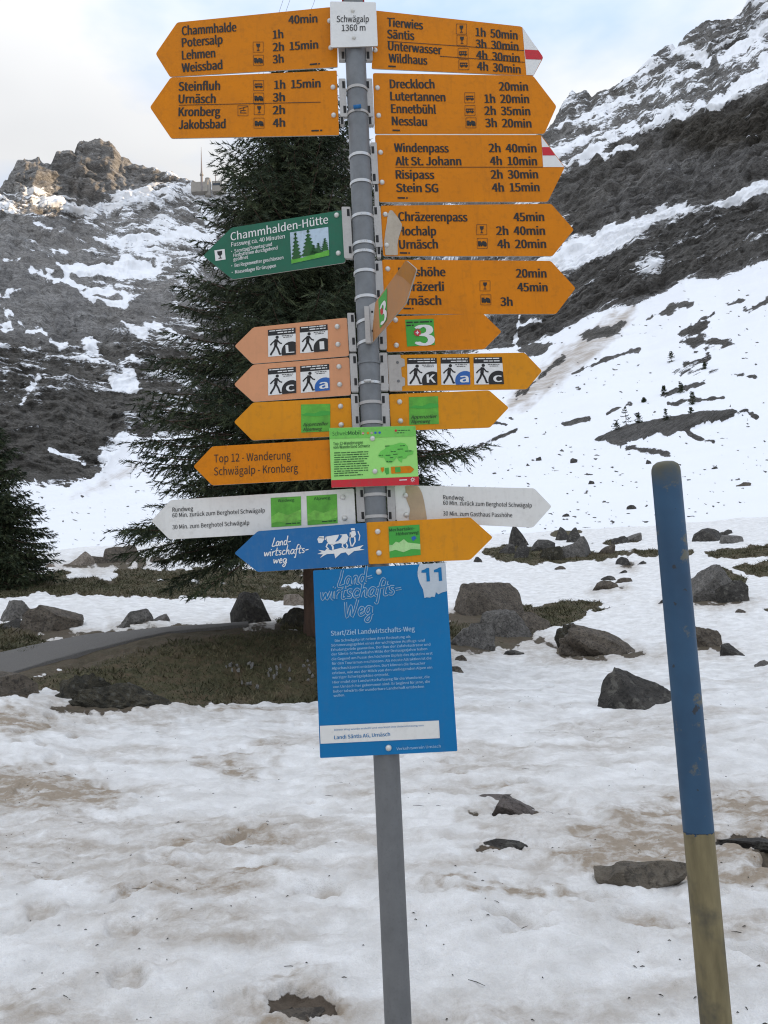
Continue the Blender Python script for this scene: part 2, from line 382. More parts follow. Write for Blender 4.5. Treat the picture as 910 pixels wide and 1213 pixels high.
for q in ([(-60, 837), (45, 838), (62, 855), (40, 872), (-60, 872)], .85), ([(75, 836), (150, 838), (215, 845), (200, 862), (150, 852), (100, 846)], .6), ([(-60, 905), (60, 910), (130, 930), (150, 955), (60, 965), (-60, 960)], .9), ([(-60, 955), (90, 960), (230, 985), (340, 1030), (280, 1070), (120, 1050), (-60, 1030)], .4), ([(380, 905), (450, 900), (450, 960), (390, 950)], .3), \
  ([(235, 900), (270, 892), (322, 905), (300, 917), (250, 910)], .8), ([(300, 878), (330, 880), (335, 888), (305, 890)], .6), ([(640, 985), (720, 962), (800, 945), (930, 945), (930, 1050), (820, 1052), (720, 1032), (660, 1010)], .85), \
  ([(500, 1042), (560, 1046), (640, 1052), (692, 1055), (640, 1061), (560, 1054)], .95), ([(300, 1180), (330, 1152), (380, 1150), (410, 1190), (380, 1225), (310, 1225)], .55), ([(250, 985), (330, 985), (345, 1000), (300, 1012)], .4), \
  ([(170, 835), (375, 830), (375, 850), (180, 850)], .4), ([(640, 850), (720, 860), (700, 880), (630, 870)], .3), ([(560, 930), (660, 930), (680, 1000), (570, 1005)], .3), ([(0, 1170), (120, 1185), (200, 1213), (0, 1240)], .25):
    gdirt(*q)
dn = fbm(X * .45, Y * 1.3, 5, 61)
dirt = np.clip(dirt * (0.75 + 0.7 * fbm(X * 2.3, Y * 4.5, 4, 65)) + sstep(-0.15, 0.6, dn) * 0.42 * sstep(26, 8, rr) + .14 * sstep(16, 5, rr), 0, 1)
# thawed fringes round the boulders
for (x_, y_, w_, h_) in ((614, 962, 100, 12), (598, 999, 76, 12), (575, 732, 110, 20), (600, 757, 90, 18), (556, 766, 80, 16), (712, 773, 116, 14), (676, 764, 50, 12), (842, 710, 84, 14), (834, 766, 52, 12), (132, 832, 150, 20), (62, 746, 84, 12), (163, 738, 50, 9), (120, 668, 90, 10), (738, 668, 26, 5), (717, 696, 36, 6), (302, 738, 70, 12)):
    both([(x_ + w_ / 2 * math.cos(q_) * (1 + .18 * math.sin(3 * q_ + x_)), y_ + h_ / 2 * math.sin(q_)) for q_ in np.linspace(0, 6.28, 18)[:-1]], 6, .35, .34)
    gdirt([(x_ + w_ * .75 * math.cos(q_), y_ + h_ * 1.0 * math.sin(q_) + 3) for q_ in np.linspace(0, 6.28, 14)[:-1]], .45, 8)
dirt = np.clip(dirt, 0, 1)
# footprints, melt hollows, lumps
lum = 0.020 * fbm(X * 5.0, Y * 5.0, 3, 31) + 0.045 * fbm(X * 1.5, Y * 1.5, 3, 41) * fade + 0.10 * fbm(X * .35, Y * .35, 3, 51) * sstep(5, 12, rr)
lum += -0.022 * sstep(.25, .6, perlin(X * 3.1, Y * 3.1, 71)) + 0.006 * fbm(X * 19, Y * 19, 2, 81) * sstep(14, 6, rr)
gf = np.random.default_rng(19); foot = np.zeros(X.shape)
for (x0, y0, hd, nst) in ((-2.2, 4.2, 70, 7), (-3.5, 7, 100, 10), (.6, 4.6, 20, 9), (-1.5, 6.0, -30, 8), (1.0, 8, 120, 9), (3, 6.5, 10, 9), (-4.5, 10, 95, 12), (-.8, 3.7, 130, 5), (2.2, 10, 85, 9)):
    for k_ in range(nst):
        a_ = R(hd + gf.normal(0, 6)); cx = x0 + k_ * .62 * math.cos(R(hd)) + (.12 if k_ % 2 else -.12) * -math.sin(R(hd)); cy = y0 + k_ * .62 * math.sin(R(hd)) + (.12 if k_ % 2 else -.12) * math.cos(R(hd))
        s_ = (np.abs(X - cx) < .5) & (np.abs(Y - cy) < .5)
        if not s_.any(): continue
        dx = X[s_] - cx; dy = Y[s_] - cy; u_ = (dx * math.cos(a_) + dy * math.sin(a_)) / .17; v_ = (-dx * math.sin(a_) + dy * math.cos(a_)) / .085; d_ = np.sqrt(u_ * u_ + v_ * v_) + .18 * fbm(X[s_] * 7, Y[s_] * 7, 2, 3)
        foot[s_] += gf.uniform(.5, 1.) * (-.040 * sstep(1.15, .6, d_) + .014 * np.exp(-((d_ - 1.4) / .3) ** 2))
lum += foot + .012 * np.abs(fbm(X * 8, Y * 8, 3, 33)) * sstep(16, 7, rr)
dirt = np.clip(dirt + np.clip(-foot * 9, 0, .3), 0, 1)
bare = 1 - snow
onpath = np.clip(1 - np.abs((ts[:, None] - 4.5) / 0.55) ** 6, 0, 1) * (AZC[None, :] < -3)
lum = lum * (1 - 0.9 * onpath * sstep(2, -3, AZC)[None, :]) + bare * (0.05 * fbm(X * 2.2, Y * 2.2, 4, 91) - 0.06) * (1 - onpath)
ZG = zz + lum * np.clip(rr / 2.0, 0, 1)
cov = np.stack([snow, grass, dirt, np.ones_like(snow)], -1).reshape(-1, 4)
GV = np.stack([X, Y, ZG], -1)
GROUND_TS = ts; GR = rr; GRASSM = np.where(snow < .4, grass, 0)
def ground_z(x, y):
    """height of the displaced near ground under world points (nearest grid vertex, bilinear in rows)"""
    r = math.hypot(x, y); a = math.degrees(math.atan2(x, y)); j = int(np.argmin(np.abs(AZC - a)))
    return float(np.interp(r, GR[:, j], ZG[:, j]))
def base_r(px, py):
    az, te = azel(px, py); j = int(np.argmin(np.abs(AZC - float(az))))
    tt = np.linspace(0.5, 14, 3000); r = np.empty(len(tt)); e = np.empty(len(tt))
    for i, t in enumerate(tt):
        a, b = surf_cols(t, slice(j, j + 1)); r[i] = a[0]; e[i] = (b[0] - 1.6) / a[0]
    e = np.maximum.accumulate(e)
    return float(np.interp(float(te), e, r)), float(az)
def at_ground(px, py, r=None):
    """point where this bearing and slope meet the terrain"""
    r0, az = base_r(px, py)
    if r is not None: r0 = r
    _, te = azel(px, py); a = R(az)
    return np.array([r0 * math.sin(a), r0 * math.cos(a), 1.6 + r0 * float(te)])
PXM = lambda r: FPX / r          # photo pixels per metre at distance r

m, t, b = new_mat('snow_and_turf'); v = objco(t); at = nd(t, 'ShaderNodeAttribute', attribute_name='cover')
sep = nd(t, 'ShaderNodeSeparateColor'); t.links.new(at.outputs['Color'], sep.inputs[0])
S, G, D = sep.outputs[0], sep.outputs[1], sep.outputs[2]
na = noise(t, 3.2, 8, .62, v); nb = noise(t, 26, 5, .6, v); nc = noise(t, .55, 4, .5, v); ne = noise(t, 110, 3, .6, v)
snowc = mixc(t, ramp(t, na, [(.35, 0.), (.68, 1.)]), (.67, .652, .622), (.89, .878, .855))
snowc = mixc(t, math_(t, 'MULTIPLY', ramp(t, ne, [(.40, 1.), (.52, 0.)]), .16), snowc, (.52, .50, .47))
snowc = mixc(t, math_(t, 'MULTIPLY', ramp(t, nb, [(.58, 0.), (.72, 1.)]), .22), snowc, (.50, .48, .46))
near = nd(t, 'ShaderNodeTexNoise', i_Scale=5.0, i_Detail=10.0, i_Roughness=.72); t.links.new(v, near.inputs[0])
dm = math_(t, 'MULTIPLY', math_(t, 'MULTIPLY', D, 1.35), ramp(t, near.outputs[0], [(.30, .15), (.60, 1.)]), True)
dcol = mixc(t, nb, (.40, .335, .26), (.24, .185, .13))
snowc = mixc(t, dm, snowc, dcol)
crumb = nd(t, 'ShaderNodeTexVoronoi', i_Scale=16.0, i_Randomness=1.0); t.links.new(v, crumb.inputs[0])
cm = math_(t, 'LESS_THAN', crumb.outputs['Distance'], math_(t, 'MULTIPLY', ramp(t, nc, [(.45, 0.0), (.75, .17)]), math_(t, 'ADD', D, .22)))
snowc = mixc(t, cm, snowc, (.09, .06, .045))
turf = mixc(t, ramp(t, nb, [(.3, 0.), (.7, 1.)]), (.040, .038, .019), (.095, .085, .042))
turf = mixc(t, ramp(t, na, [(.45, 0.), (.65, 1.)]), turf, (.11, .080, .048))
soil = mixc(t, nb, (.055, .042, .03), (.13, .10, .075))
barec = mixc(t, G, soil, turf)
edge = math_(t, 'ADD', S, math_(t, 'MULTIPLY', math_(t, 'SUBTRACT', near.outputs[0], .5), .75))
sm = ramp(t, edge, [(.46, 0.), (.54, 1.)])
t.links.new(mixc(t, sm, barec, snowc), b.inputs['Base Color'])
b.inputs['Roughness'].default_value = .82; b.inputs['Specular IOR Level'].default_value = .22
h = math_(t, 'ADD', math_(t, 'MULTIPLY', near.outputs[0], .7), math_(t, 'MULTIPLY', ne, .32))
h = math_(t, 'ADD', h, math_(t, 'MULTIPLY', sm, .5))
bump(t, h, .55, .06, b)
M_GROUND = m
me = np_mesh('ground', GV.reshape(-1, 3), grid_faces(len(ts), NA, True)[:, ::-1], True, {'cover': cov})
tag(link('ground', me, m), 'patchy, dirty spring snow over bare alpine turf', 'ground', kind='structure')

# ---- gravel path curving in behind the turf bank
sel = np.where((AZC > -60) & (AZC < -9.5))[0]; pv = []; nrow = 14
for i in range(nrow):
    tq = 4.06 + 0.86 * i / (nrow - 1)
    r, z = surf_cols(tq, sel); a = np.radians(AZC[sel])
    x = r * np.sin(a); y = r * np.cos(a)
    pv.append(np.stack([x, y, z + .035 + .012 * fbm(x * 1.2, y * 1.2, 2, 5) + 0.03 * math.sin(math.pi * i / (nrow - 1))], -1))
pv = np.array(pv); skirt = pv[[0, -1]].copy(); skirt[..., 2] -= .25
pv = np.concatenate([skirt[:1], pv, skirt[1:]], 0)
m, t, b = new_mat('path_gravel'); v = objco(t)
t.links.new(mixc(t, noise(t, 30, 6, .75, v), (.045, .041, .037), (.185, .172, .155)), b.inputs['Base Color']); b.inputs['Roughness'].default_value = .95
bump(t, noise(t, 45, 4, .7, v), .6, .03, b)
tag(link('path', np_mesh('path', pv.reshape(-1, 3), grid_faces(nrow + 2, len(sel))[:, ::-1], True), m), 'grey gravel path curving past the turf bank', 'path', kind='structure')

# ---- slopes, cliffs and peaks, 62 m to 1.6 km
ts, rr, zz = sheet(8, 15)
X = rr * np.sin(AZG); Y = rr * np.cos(AZG)
PX, PY = to_px(np.stack([X, Y, zz], -1)); PX = np.where(Y > 5, PX, -9999); PY = np.where(Y > 5, PY, -9999)
PXs = np.clip(PX, -900, 1900); PYs = np.clip(PY, -900, 1400)
right = sstep(470, 600, PXs)
bend = 14 * fbm(PXs * .006, PYs * .006, 3, 101)
# strata: roughly level on the left massif, dipping left on the right one
sx = PXs; syL = PYs + bend - .10 * (PXs - 120); syR = PYs + .46 * PXs + bend
sy = np.where(right > .5, syR, syL)
bl_ = lambda f: f(syL) * (1 - right) + f(syR) * right
str1 = bl_(lambda y_: fbm(sx * .016, y_ * .075, 5, 111, .58)); str2 = bl_(lambda y_: ridged(sx * .022, y_ * .11, 4, 121))
big = fbm(PXs * .018, PYs * .018, 4, 131)
fine = bl_(lambda y_: fbm(PXs * .075, y_ * .27, 4, 141, .6))
t2 = ts[:, None] * np.ones_like(rr)
rock = sstep(9.85, 10.15, t2 + .05 * fine)                         # above the cliff foot
snow = np.where(rock > .5, 0.40 + 0.04 * right, 1.0)
veg = np.zeros(X.shape); warm = np.zeros(X.shape)
nz = bl_(lambda y_: fbm(PXs * .07, y_ * .12, 4, 151))
def sn(poly, val, f=6, thick=None, amp=1.2): lay_on(snow, poly, val, f, PX, PY, nz, thick, amp)
def vg(poly, val, f=8, thick=None): lay_on(veg, poly, val, f, PX, PY, nz, thick, 1.0)
# left massif
sn([(-80, 225), (0, 225), (25, 226), (50, 222), (75, 232), (95, 245), (115, 240), (140, 228), (165, 222), (190, 213), (230, 217), (300, 225), (300, 262), (235, 252), (200, 242), (160, 247), (130, 252), (105, 264), (85, 257), (60, 246), (30, 241), (-80, 240)], .56, 6)
sn([(0, 226), (18, 196), (46, 184), (90, 178), (110, 160), (140, 172), (150, 190), (178, 200), (186, 210), (160, 220), (130, 229), (110, 237), (85, 234), (60, 221), (25, 221)], .10, 5)
sn([(-80, 262), (0, 262), (30, 258), (60, 262), (90, 270), (100, 285), (80, 300), (40, 290), (0, 300), (-80, 300)], .22, 8)
sn([(130, 262), (260, 255), (262, 300), (200, 305), (140, 300)], .55, 8)
sn([(-80, 290), (0, 285), (50, 300), (75, 325), (110, 355), (150, 368), (185, 340), (205, 335), (200, 360), (150, 392), (100, 405), (60, 412), (-80, 400)], .10, 6)
sn([(67.7, 311), (101, 312), (132, 318), (147, 305), (163, 311), (192, 317), (188, 326), (148, 331), (123, 325), (92, 326), (80, 321)], 1.2, 3, None, .8)
for pl, th in (([(38, 320), (92, 340), (114, 355), (137, 360), (148, 363)], 7), ([(70, 313), (89, 340), (129, 349), (163, 352)], 4.5), ([(43, 389), (60, 402), (76, 411)], 7), ([(-5, 360), (10, 370), (24, 383), (46, 402)], 3.5), ([(175, 386), (195, 388), (213, 402)], 9),
               ([(148, 384), (172, 398)], 7), ([(12, 510), (20, 488), (28, 475), (40, 455), (50, 441)], 4), ([(0, 349), (24, 343)], 5), ([(132, 288), (165, 284), (232, 277)], 7), ([(117, 286), (138, 281)], 4), ([(154, 300), (200, 312)], 5), ([(40, 266), (60, 272)], 4), ([(64, 296), (80, 298)], 3.5), ([(0, 310), (22, 306)], 3)):
    sn(pl, .80, 3.5, th * .8, 1.8)
sn([(129, 448), (155, 437), (165, 452), (163, 463), (135, 460)], 1.1, 4); sn([(95, 400), (112, 402), (120, 425), (105, 420)], .75, 4); sn([(0, 380), (14, 378), (16, 390), (0, 394)], .8, 4); sn([(150, 425), (160, 420), (165, 430)], .9, 3)
sn([(-80, 418), (60, 420), (200, 410), (330, 400), (330, 520), (155, 512), (120, 560), (80, 580), (-80, 570)], .32, 10) if False else None
vg([(-80, 400), (60, 415), (110, 408), (200, 395), (330, 380), (330, 560), (-80, 600)], .75, 14)
sn([(-80, 470), (20, 480), (60, 470), (140, 470), (150, 500), (120, 550), (80, 570), (-80, 560)], .17, 10)
sn([(116, 530), (135, 520), (150, 512), (165, 520), (150, 540), (120, 552)], .7, 5); sn([(60, 535), (80, 540), (100, 548)], 1., 3, 5)
# right massif
vg([(600, 200), (660, 120), (790, 40), (910, -30), (1300, -300), (1300, 100), (910, 120), (740, 180), (640, 260)], .35, 12)
DARK = [(640, 232), (660, 212), (688, 199), (736, 165), (791, 141), (838, 132), (893, 117), (910, 103), (1000, 60), (1300, -50), (1300, 100), (960, 190), (910, 211), (852, 238), (791, 245), (743, 266), (692, 286), (672, 250)]
sn(DARK, .16, 5); vg(DARK, .50, 6); vg([(700, 262), (720, 215), (770, 180), (830, 190), (900, 170), (930, 190), (850, 225), (760, 248)], .12, 14)
sn([(800, 148), (840, 138), (880, 140), (890, 165), (850, 178), (810, 168)], .02, 6); vg([(780, 145), (840, 136), (920, 120), (920, 170), (850, 180), (800, 170)], 1., 8)
for pl, th, v in (([(716, 186), (732, 180), (750, 174)], 8, 1.), ([(690, 192), (720, 170), (760, 152), (800, 138), (832, 128)], 8, .66), ([(843, 130), (872, 108), (912, 88)], 9, 1.), ([(801, 58), (830, 66), (838, 76)], 8, .9), ([(856, 72), (882, 55), (915, 28)], 11, 1.), ([(846, 122), (880, 95), (912, 72)], 6, .9),
                  ([(650, 190), (675, 176), (700, 160), (730, 148)], 7, .7), ([(700, 135), (740, 118), (790, 105)], 6, .7), ([(660, 150), (700, 140)], 5, .7)):
    sn(pl, v, 3.5, th)
sn([(635, 316), (648, 308), (668, 291), (699, 279), (725, 268), (760, 256), (784, 247), (812, 240), (818, 251), (784, 259), (753, 280), (740, 292), (702, 313), (668, 322)], .85, 5)
sn([(845, 243), (870, 232), (925, 205), (925, 218), (895, 232), (870, 244), (852, 249)], 1.1, 3.5)
sn([(635, 345), (690, 318), (740, 294), (818, 254), (852, 250), (925, 222), (925, 300), (886, 316), (852, 329), (811, 330), (763, 357), (700, 371), (640, 402)], .27, 6); vg([(600, 380), (690, 318), (818, 254), (852, 250), (1300, 80), (1300, 200), (886, 316), (811, 330), (700, 371), (640, 404), (600, 412)], .5, 6)
sn([(748, 320), (765, 303), (787, 303), (785, 318), (762, 330)], .50, 6)
sn([(560, 410), (590, 372), (640, 372), (690, 350), (720, 352), (700, 372), (640, 400), (610, 412)], .14, 5)
sn([(606, 408), (612, 392), (616, 375), (612, 412)], 1., 3); sn([(620, 388), (640, 380)], .9, 3, 4)
# the lower snow slope: bare patches
slope = 1 - rock
spk = fbm(PXs * .10, PYs * .30, 3, 161)
lowr = sstep(540, 700, PXs) * sstep(470, 560, PYs)
clus = .30 * fbm(PXs * .022, PYs * .04, 3, 163)
snow = np.where(slope > .5, np.minimum(snow, 1.0 - np.clip(spk + clus - (.56 - .12 * lowr), 0, 1) * 3.2), snow)
lf = slope * sstep(330, 200, PXs) * sstep(560, 600, PYs); snow -= lf * np.clip(fbm(PXs * .05, (PYs - .35 * PXs) * .35, 3, 171) - .52, 0, 1) * 2.4
def bs(poly, g=.9, f=2.5, thick=None, val=0.0): sn(poly, val, f, thick, 1.3); vg(poly, g, f + 2, thick)
BAND = [(700, 524), (718, 514), (743, 505), (781, 498), (811, 493), (842, 488), (885, 486), (870, 492), (852, 499), (832, 501), (814, 509), (794, 517), (779, 515), (756, 520), (730, 529), (718, 524)]
bs(BAND, .35, 2); bs([(743, 529), (765, 533), (791, 535)], .5, 3, 7, .25); bs([(814, 510), (822, 516), (829, 519)], .5, 2, 5)
bs([(785, 466), (800, 461), (834, 453)], .6, 2.5, 6); bs([(792, 478), (820, 474), (857, 471)], .6, 2.5, 4.5); bs([(748, 478), (720, 490)], .6, 2, 2.5)
bs([(806, 395), (818, 384), (845, 371), (835, 388), (826, 396)], 1.0, 4); bs([(800, 404), (830, 396), (874, 408), (850, 413), (815, 410)], .8, 5, None, .22)
bs([(766, 378), (790, 362), (826, 355), (822, 362), (790, 372)], .6, 4, None, .1); bs([(862, 361), (880, 355)], .6, 2.5, 4); bs([(884, 368), (905, 358), (925, 350)], .6, 4, 7, .2)
bs([(870, 443), (895, 446)], .6, 3, 5, .2); bs([(812, 432), (840, 424)], 1., 3, 9, .4); bs([(800, 440), (850, 440)], .7, 5, 8, .5)
bs([(678, 442), (700, 432), (757, 413)], .7, 3, 4, .1); bs([(667, 502), (680, 499), (698, 497)], .6, 2, 6); bs([(612, 414), (635, 408), (658, 408), (645, 418), (625, 424)], .6, 4)
bs([(684, 402), (700, 388), (720, 386), (742, 380), (735, 395), (710, 402)], .8, 4, None, .12); bs([(612, 470), (640, 445), (668, 424)], .8, 4, 7, .35)
bs([(560, 532), (585, 520), (612, 508)], .8, 3, 3.5, .35); bs([(535, 546), (552, 538)], .8, 3, 4, .3); bs([(585, 500), (600, 502)], .6, 2, 4, .2)
bs([(842, 497), (868, 492)], .6, 3, 3); bs([(888, 490), (897, 494)], .6, 2, 4); bs([(830, 520), (845, 522)], .5, 2, 3)
bs([(120, 640), (125, 636)], .7, 2, 3)
lay_on(warm, [(750, 366), (742, 388), (700, 424), (660, 454), (625, 480), (600, 484), (610, 462), (650, 428), (690, 398), (728, 374)], .85, 7, PX, PY, nz, None, 1.2)
lay_on(warm, [(170, 545), (140, 560), (85, 590), (120, 578), (165, 556)], .5, 5, PX, PY, nz, None, 1.2)
# relief
A = rr * rock * sstep(15.0, 14.2, t2)
wx = sx + 7 * fbm(sx * .04, PYs * .04, 3, 201); wy = np.where(right > .5, syR, syL) + 6 * fbm(sx * .05, PYs * .05, 3, 203)
w1, w1b, id1 = worley(wx / 26, wy / 19, 205); w2, w2b, id2 = worley(wx / 8.5, wy / 6.0, 207)
blk_ = w1 * 1.0 + .45 * w2
gul = fbm(PXs * .09 + .02 * PYs, PYs * .02, 4, 145)
dr = A * (-.014 * str1 - .004 * str2 + .010 * big + .016 * (blk_ - .6) * (1 - .65 * np.clip(snow, 0, 1)) * sstep(14.05, 13.3, t2) + .004 * gul)
dz = A * (.0045 * big * (t2 < 13.6) + .0010 * fine + .0016 * str1)
sl = slope * np.clip((rr - 62) / 60, 0, 1)
dz += sl * rr * (.0022 * fbm(X * .03, Y * .03, 4, 181) + .0005 * fine)
bandm = np.zeros(X.shape); lay_on(bandm, BAND, 1.0, 3, PX, PY, nz, None, .6); dr += bandm * -2.0
X2 = (rr + dr) * np.sin(AZG); Y2 = (rr + dr) * np.cos(AZG); Z2 = zz + dz
edgeblend = np.clip((rr - 62) / 10, 0, 1); k8 = ts <= 8.0 + 1e-9
V2 = np.stack([X2, Y2, Z2], -1); V2[0] = GV[-1]
snow_s = snow + np.where(rock > .5, .34 * str1 + .16 * fine + .10 * str2 - .05, .05 * fine)
bed = np.stack([sx * .06, bl_(lambda y_: y_) * .30 + 0 * X, 0 * X + right * 3, .65 * id1 + .35 * id2], -1).reshape(-1, 4)
cov = np.stack([np.clip(snow_s, 0, 1), np.clip(veg, 0, 1), np.clip(warm, 0, 1), np.clip(.5 + .5 * str1, 0, 1)], -1).reshape(-1, 4)
m, t, b = new_mat('limestone_and_snow'); v = objco(t, (.02, .02, .055)); at = nd(t, 'ShaderNodeAttribute', attribute_name='cover')
sep = nd(t, 'ShaderNodeSeparateColor'); t.links.new(at.outputs['Color'], sep.inputs[0]); S, G, D = sep.outputs[:3]
bdn = nd(t, 'ShaderNodeAttribute', attribute_name='bed'); bd = bdn.outputs['Vector']
n1_ = noise(t, 2.2, 10, .66, v, .4); n2_ = noise(t, 9, 8, .68, v); n3_ = noise(t, .5, 4, .5, v)
q1 = noise(t, .55, 10, .72, bd, .25); q2 = noise(t, 1.9, 9, .74, bd, .2); q3 = noise(t, 4.5, 6, .72, bd, .3); q4 = noise(t, 11, 4, .7, bd, .4)
mpb = nd(t, 'ShaderNodeMapping'); mpb.inputs['Scale'].default_value = (.16, 1.0, 1); t.links.new(bd, mpb.inputs[0]); led = noise(t, 1.5, 6, .62, mpb.outputs[0], .35)
vor = nd(t, 'ShaderNodeTexVoronoi', feature='DISTANCE_TO_EDGE', i_Scale=1.15); vm_ = nd(t, 'ShaderNodeVectorMath', operation='ADD'); t.links.new(bd, vm_.inputs[0])
nv = nd(t, 'ShaderNodeTexNoise', i_Scale=1.6, i_Detail=5.0); t.links.new(bd, nv.inputs[0]); t.links.new(nv.outputs[1], vm_.inputs[1]); t.links.new(vm_.outputs[0], vor.inputs[0]); crk = ramp(t, vor.outputs['Distance'], [(.0, 1.), (.07, 0.)])
rockc = mixc(t, ramp(t, q1, [(.34, 0.), (.66, 1.)]), (.27, .26, .248), (.50, .482, .458))
rockc = mixc(t, math_(t, 'MULTIPLY', ramp(t, q2, [(.50, 0.), (.60, 1.)]), .45), rockc, (.105, .098, .090))
rockc = mixc(t, math_(t, 'MULTIPLY', ramp(t, n1_, [(.50, 0.), (.68, 1.)]), .30), rockc, (.12, .113, .106))
rockc = mixc(t, math_(t, 'MULTIPLY', ramp(t, n3_, [(.45, 0.), (.7, 1.)]), .35), rockc, (.22, .185, .145))
rockc = mixc(t, math_(t, 'MULTIPLY', ramp(t, q3, [(.54, 0.), (.60, 1.)]), .45), rockc, (.09, .084, .078))
rockc = mixc(t, math_(t, 'MULTIPLY', ramp(t, q3, [(.40, 1.), (.45, 0.)]), .35), rockc, (.36, .35, .335))
rockc = mixc(t, math_(t, 'MULTIPLY', ramp(t, led, [(.52, 0.), (.57, 1.)]), .38), rockc, (.12, .112, .103))
rockc = mixc(t, math_(t, 'MULTIPLY', crk, .6), rockc, (.05, .046, .042))
rockc = mixc(t, ramp(t, bdn.outputs['Alpha'], [(.15, .40), (.85, 0.)]), rockc, (.14, .132, .124))
rockc = mixc(t, math_(t, 'MULTIPLY', ramp(t, q4, [(.53, 0.), (.58, 1.)]), .55), rockc, (.07, .065, .06))
vegc = mixc(t, ramp(t, q2, [(.38, 0.), (.62, 1.)]), (.080, .071, .058), (.26, .236, .202))
vegc = mixc(t, ramp(t, n1_, [(.42, 0.), (.62, .8)]), vegc, (.060, .053, .040))
vegc = mixc(t, math_(t, 'MULTIPLY', ramp(t, q3, [(.52, 0.), (.58, 1.)]), .6), vegc, (.032, .028, .022))
vegc = mixc(t, math_(t, 'MULTIPLY', ramp(t, q3, [(.38, 1.), (.44, 0.)]), .5), vegc, (.22, .205, .185))
vegc = mixc(t, ramp(t, bdn.outputs['Alpha'], [(.15, .4), (.85, 0.)]), vegc, (.060, .054, .044))
vegc = mixc(t, math_(t, 'MULTIPLY', ramp(t, led, [(.52, 0.), (.57, 1.)]), .5), vegc, (.045, .040, .032))
vegc = mixc(t, math_(t, 'MULTIPLY', crk, .5), vegc, (.03, .027, .022))
rockc = mixc(t, G, rockc, vegc)
snc = mixc(t, n1_, (.80, .805, .82), (.88, .885, .895))
snc = mixc(t, math_(t, 'MULTIPLY', D, ramp(t, n2_, [(.3, .35), (.62, 1.)])), snc, (.33, .26, .19))
nn = math_(t, 'ADD', math_(t, 'MULTIPLY', noise(t, 1.35, 9, .72, bd, .15), .5), math_(t, 'MULTIPLY', noise(t, 4.4, 7, .72, bd, .25), .5))
nn = math_(t, 'ADD', math_(t, 'ADD', math_(t, 'MULTIPLY', nn, .60), math_(t, 'MULTIPLY', q4, .12)), math_(t, 'MULTIPLY', led, .28))
edge = math_(t, 'ADD', S, math_(t, 'MULTIPLY', math_(t, 'SUBTRACT', nn, .5), 2.1)); sm = ramp(t, edge, [(.47, 0.), (.53, 1.)])
t.links.new(mixc(t, sm, rockc, snc), b.inputs['Base Color']); b.inputs['Roughness'].default_value = .9; b.inputs['Specular IOR Level'].default_value = .15
hh = mixc(t, sm, math_(t, 'ADD', math_(t, 'MULTIPLY', q1, .9), math_(t, 'ADD', math_(t, 'MULTIPLY', q2, .45), math_(t, 'MULTIPLY', n2_, .25))), (.9, .9, .9))
bump(t, hh, .9, 7.0, b)
me = np_mesh('mountain', V2.reshape(-1, 3), grid_faces(len(ts), NA, True)[:, ::-1], True, {'cover': cov, 'bed': bed})
tag(link('mountain', me, m), 'grey limestone peaks and cliffs streaked with snow above a white slope', 'mountain', kind='structure')
print('TERRAIN', len(GV.reshape(-1, 3)), len(V2.reshape(-1, 3)))
# ------------------------------------------------------------------ conifers
m, t, b = new_mat('spruce_needles'); v = objco(t); n_ = noise(t, 1.3, 3, .5, v); n2_ = noise(t, 14, 2, .5, v)
c = mixc(t, ramp(t, n_, [(.35, 0.), (.7, 1.)]), (.016, .026, .014), (.044, .058, .028)); c = mixc(t, ramp(t, n2_, [(.55, 0.), (.75, .8)]), c, (.075, .074, .034))
tn = nd(t, 'ShaderNodeAttribute', attribute_name='tone').outputs['Fac']; c = mixc(t, ramp(t, tn, [(.45, 0.), (1., .75)]), c, (.085, .098, .045)); t.links.new(c, b.inputs['Base Color']); b.inputs['Roughness'].default_value = .75; b.inputs['Specular IOR Level'].default_value = .2; M_NEED = m
m, t, b = new_mat('spruce_bark'); v = objco(t, (1, 1, .35)); t.links.new(mixc(t, noise(t, 9, 6, .7, v), (.03, .022, .017), (.15, .085, .055)), b.inputs['Base Color']); b.inputs['Roughness'].default_value = .95; bump(t, noise(t, 20, 4, .7, v), .8, .03, b); M_BARK = m

